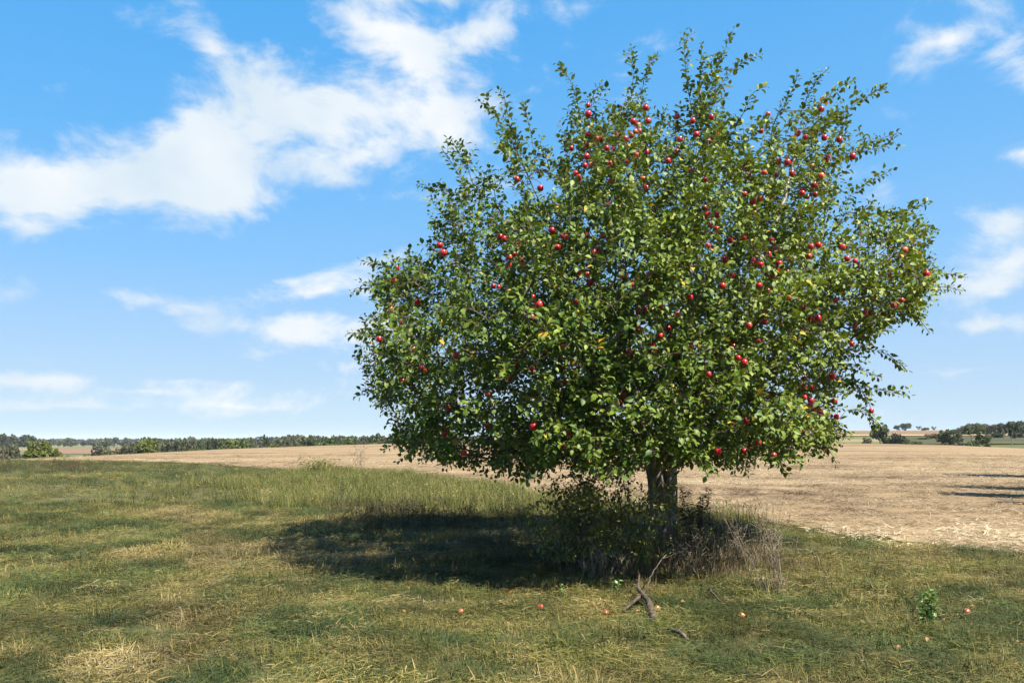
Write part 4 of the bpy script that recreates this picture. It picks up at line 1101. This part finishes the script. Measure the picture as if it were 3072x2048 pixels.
# leafy suckers low round the trunk
stems = []
for i in range(18):
    a = g.uniform(0, 6.28); r = g.uniform(0.25, 0.8); b = TB + np.array([r * math.cos(a) + 0.1, -abs(r * math.sin(a)) - 0.05, 0]); b[2] = gz_(b[0], b[1]) - 0.02
    stems.append(arch(b, b + np.array([g.normal(0, 0.15), g.normal(-0.05, 0.12), g.uniform(0.3, 0.62)]), 0.06, 6, g))
plant('sucker_shoots', 'thin leafy sucker shoots round the foot of the apple trunk', 'shoots', stems, 0.005, leafy(stems, 0.022, 0.045, -0.05, g, start=0.2), M_bush)
# two dark spiky weeds right of the trunk
for (u, vt, lb) in ((2066, 1452, 'dark narrow leaved tall weed close beside the trunk'), (2114, 1456, 'dark narrow leaved tall weed with a bushy drooping head, apart from the trunk')):
    b = foot(u, 1655); stems = []
    for i in range(5 if u < 2100 else 4):
        bb = b + np.array([g.normal(0, 0.05), g.normal(0, 0.08), 0]); top = CAMZ + (HOR - vt) / F * b[1] - i * 0.09
        stems.append(arch(bb, (bb[0] + g.normal(0, 0.07), bb[1] + g.normal(0, 0.05), top), 0.02, 8, g))
    plant('tall_weed', lb, 'weed', stems, 0.005, leafy(stems, 0.0055, 0.085, -0.45, g, NTp, 0.2), M_dkweed)
# dry stalks right of the tree
def dry_stalks(u, v, n, h, spread, label, lean=0.0):
    b = foot(u, v); stems = []
    for i in range(n):
        bb = b + np.array([g.normal(0, spread), g.normal(0, spread), 0]); bb[2] = gz_(bb[0], bb[1]) - 0.02; H = h * g.uniform(0.45, 1.0)
        P = arch(bb, bb + np.array([g.normal(lean, 0.27) * H, g.normal(0, 0.22) * H, H]), 0.03, 8, g, 0.025); stems.append(P)
    tw = []
    for P in stems:
        for _ in range(4):
            a = P[g.integers(4, 8)]; tw.append(arch(a, a + unit(g.normal(0, 1, 3) * (1, 1, 0.5) + (0, 0, 0.7)) * g.uniform(0.06, 0.2), 0.1, 4, g))
    r = plant('dry_stalks', label, 'dry stalks', stems, 0.0042, None, None, M_stalk, None, 'stalk'); pl = Pile()
    for P in tw: pl.add(*tube(P, [0.0024, 0.002, 0.0017, 0.0012], 3))
    wpart('side_twigs', pl.mesh('side_twigs', M_stalk), r, kind='stuff')
dry_stalks(2320, 1775, 26, 1.02, 0.11, 'tall clump of bare grey dry stalks standing clear right of the trunk', -0.05)
dry_stalks(2215, 1720, 18, 0.85, 0.16, 'dry branching stalks between the trunk and the bare grey clump', 0.12)
dry_stalks(2090, 1730, 22, 0.60, 0.20, 'short grey dry stalks crowding before the foot of the trunk')
dry_stalks(1810, 1742, 24, 0.48, 0.22, 'pale dry stalks showing below the leafy shrub')
dry_stalks(2150, 1690, 14, 0.80, 0.15, 'thin dark dry stalks behind the crowd at the trunk', 0.15)
# leafy weed standing at the left end of the shadow, reeds at the field edge
b = foot(1022, 1535); stems = [arch(b, b + np.array([0.12 * k + g.normal(0, .05), g.normal(0, .05), 0.72 - 0.1 * abs(k)]), 0.03, 7, g) for k in (-1, 0, 1, 2)]
plant('leafy_weed', 'single feathery green weed standing at the far end of the tree shadow', 'weed', stems, 0.006, leafy(stems, 0.012, 0.07, -0.05, g, NTp, 0.3), M_dkweed)
b = foot(1078, 1422); stems = [arch(b + (g.normal(0, .12), 0, 0), b + np.array([g.normal(0, .25), g.normal(0, .1), g.uniform(0.9, 1.45)]), 0.02, 7, g) for k in range(9)]
plant('reed_stalks', 'sparse tall reed stalks at the edge of the tan field', 'reeds', stems, 0.006, leafy(stems, 0.09, 0.22, -0.1, g, NTp * (0.4, 1, 1), 0.3), M_dkweed)
b = foot(957, 1424); stems = [arch(b + (g.normal(0, .25), g.normal(0, .2), 0), b + np.array([g.normal(0, .45), g.normal(0, .2), g.uniform(0.4, 0.85)]), 0.03, 6, g) for k in range(60)]
plant('grass_clump', 'bushy pale green grass clump at the field edge', 'grass clump', stems, 0.006, leafy(stems, 0.10, 0.30, -0.1, g, NTp * (0.3, 1, 1), 0.1), M_bush, None, None, 'stem', True)
# young green plants
def young(u, v, h, n, label, mat, leafsz, spread=0.05, sp=0.02):
    b = foot(u, v); stems = [arch(b + (g.normal(0, spread * .4), g.normal(0, spread * .4), -0.01), b + np.array([g.normal(0, spread), g.normal(0, spread), h * g.uniform(0.6, 1)]), 0.03, 6, g) for k in range(n)]
    plant('young_plant', label, 'plant', stems, 0.004, leafy(stems, sp, leafsz, 0.05, g, ST, 0.12), mat)
young(2785, 1884, 0.34, 8, 'glossy dark green young plant alone on the sunny grass', M_weed, 0.055, 0.07, 0.016)
young(1848, 1772, 0.17, 6, 'bright green seedling at the foot of the dry stalks under the shrub', M_weed, 0.05, 0.06)
young(1690, 1788, 0.15, 3, 'small bright green seedling at the edge of the tree shadow', M_weed, 0.045, 0.03)
# dead wood on the ground
def dead(name, label, paths, rads):
    root = thing(name, label, 'branch', tuple(paths[0][0]))
    for k, (P, r) in enumerate(zip(paths, rads)):
        P = curve(P, 0.05); P[1:-1] += g.normal(0, 0.004, P[1:-1].shape); vs, fs = tube(P, np.linspace(r, r * 0.55, len(P)) * g.uniform(0.88, 1.12, len(P)), 9)
        wpart('limb' if k == 0 else 'side_limb', mesh('limb', vs, fs, M_dead, {'rnd': np.zeros(len(vs))}, True), root)
f1, f2, f3 = foot(1962, 1862), foot(1915, 1800), foot(1870, 1835)
dead('fallen_branch', 'weathered grey forked branch lying in the grass before the tree', [[f1 + (0, 0, .02), (f1 + f2) / 2 + (0.02, 0, .09), f2 + (0, 0, .13)], [(f1 + f2 * 3) / 4 + (0, 0, .11), f3 + (0, 0, .02)], [f2 + (0, 0, .12), f2 + (0.05, 0.25, 0.22)]], [0.034, 0.02, 0.014])
f1 = foot(1925, 1795); dead('leaning_pole', 'thin grey dead pole leaning up towards the trunk', [[f1 + (0, 0, 0.0), f1 + np.array([0.30, 0.5, 0.33]), at(2108, 1606, 9.6)], [f1 + np.array([0.30, 0.5, 0.33]), f1 + np.array([0.55, 0.62, 0.40])]], [0.008, 0.004])
f1, f2 = foot(2005, 1898), foot(2062, 1925); dead('fallen_stick', 'short dark stick on the grass in front of the forked branch', [[f1 + (0, 0, .03), (f1 + f2) / 2 + (0, 0, .06), f2 + (0, 0, .03)], [(f1 + f2) / 2 + (0, 0, .055), foot(2052, 1890) + (0, 0, .05)]], [0.020, 0.010])
f1, f2 = foot(2128, 1790), foot(2165, 1820); dead('fallen_stick', 'dark straight twig lying among the dry grass right of the forked branch', [[f1 + (0, 0, .08), f2 + (0, 0, .03)]], [0.012])
f1, f2 = foot(2455, 1785), foot(2500, 1715); dead('fallen_stick', 'pale straight dry stem slanting in the grass right of the bare clump', [[f1 + (0, 0, .01), f2 + (0, 0, .12)]], [0.006])
# windfall apples
WM = [apple_mat('windfall_a', (0.30, 0.035, 0.03), (0.36, 0.16, 0.06), 0.1), apple_mat('windfall_b', (0.42, 0.10, 0.075), (0.46, 0.24, 0.12), 0.1), apple_mat('windfall_c', (0.34, 0.13, 0.05), (0.40, 0.24, 0.09), 0.15)]
WMESH = [[apple_mesh(m, q) for q in (-1, 0.2, 1)] for m in WM]
for (u, v, k, lb) in [(1382, 1842, 1, 'rosy windfall apple in the short grass below the tree shadow'), (1622, 1824, 0, 'red windfall apple in grass just outside the shadow edge'),
        (1817, 1842, 0, 'dark red windfall apple sunk in grass left of the forked branch'), (1972, 1832, 2, 'orange windfall apple close to the forked branch'), (2226, 1862, 2, 'orange windfall apple between the stick and the bare stalks'),
        (2280, 1556, 1, 'rosy windfall apple at the edge of the tan field'), (2900, 1848, 1, 'pale rosy windfall apple right of the glossy young plant')]:
    p = foot(u, v); s = 0.031; o = obj('windfall_apple', WMESH[k][1], None, (p[0], p[1], p[2] + s * 0.9)); o.scale = (s,) * 3
    o.rotation_euler = (g.uniform(0.6, 1.6), g.uniform(-0.5, 0.5), g.uniform(0, 6.28)); o['label'] = lb; o['category'] = 'apple'; o['group'] = 'windfall apples'
# weathered post at the far left
p = foot(9, 1392); p[2] = gz_(p[0], p[1]); pl = Pile(); P = [p + (0, 0, -0.2), p + (0.01, 0, 0.5), p + (0.03, 0, 1.05)]
post = thing('fence_post', 'weathered dark wooden fence post beside the weedy bank', 'post', tuple(p))
vs, fs = tube(P, [0.08, 0.075, 0.07], 8); wpart('shaft', mesh('shaft', vs, fs, M_dead, {'rnd': np.zeros(len(vs))}), post)
vs, fs = tube([P[2], P[2] + (0, 0, 0.05)], [0.07, 0.035], 8); wpart('top', mesh('top', vs, fs, M_dead, {'rnd': np.zeros(len(vs))}), post)
# fallen leaves
tl = []
for q in range(3):
    m_, t_, o_ = mat_new('fallen_leaf'); p_ = principled(t_, ((0.20, 0.085, 0.03), (0.16, 0.10, 0.04), (0.24, 0.12, 0.06))[q], 0.7, 0.2); t_.l.new(p_.outputs[0], o_.inputs[0])
    tl.append(bpy.data.objects.new('fallen_leaf', mesh('fallen_leaf', LT * (1, 1, 1.4) - (0, 0.5, 0), LF, m_)))
x = rng.normal(1.5, 2.2, 80); y = rng.uniform(5.8, 11, 80)
scatter('fallen_leaves', tl, np.stack([x, y, height(x, y) + 0.06], -1), np.zeros(80), np.ones(80), rng.uniform(0.03, 0.05, 80), 'scattered fallen brown leaves on the grass', 'leaves', 0.5)

# ------------------------------------------------------------------ the air over the countryside
hm = bpy.data.materials.new('haze'); hm.use_nodes = True; hn = NT(hm.node_tree); hn.n.clear()
vol = hn.node('ShaderNodeVolumePrincipled'); vol.inputs['Color'].default_value = (0.82, 0.90, 1.0, 1); vol.inputs['Density'].default_value = 0.00010
ho = hn.node('ShaderNodeOutputMaterial'); hn.l.new(vol.outputs[0], ho.inputs['Volume'])
b_ = 5200.0; z0, z1 = float(gz.min()) - 1.5, 24.0
hv = [(x, y, z) for z in (z0, z1) for y in (-b_, b_) for x in (-b_, b_)]
obj('haze', mesh('haze', hv, [(0, 2, 3, 1), (4, 5, 7, 6), (0, 1, 5, 4), (2, 6, 7, 3), (0, 4, 6, 2), (1, 3, 7, 5)], hm), kind='stuff', label='thin pale haze over the countryside', category='haze')
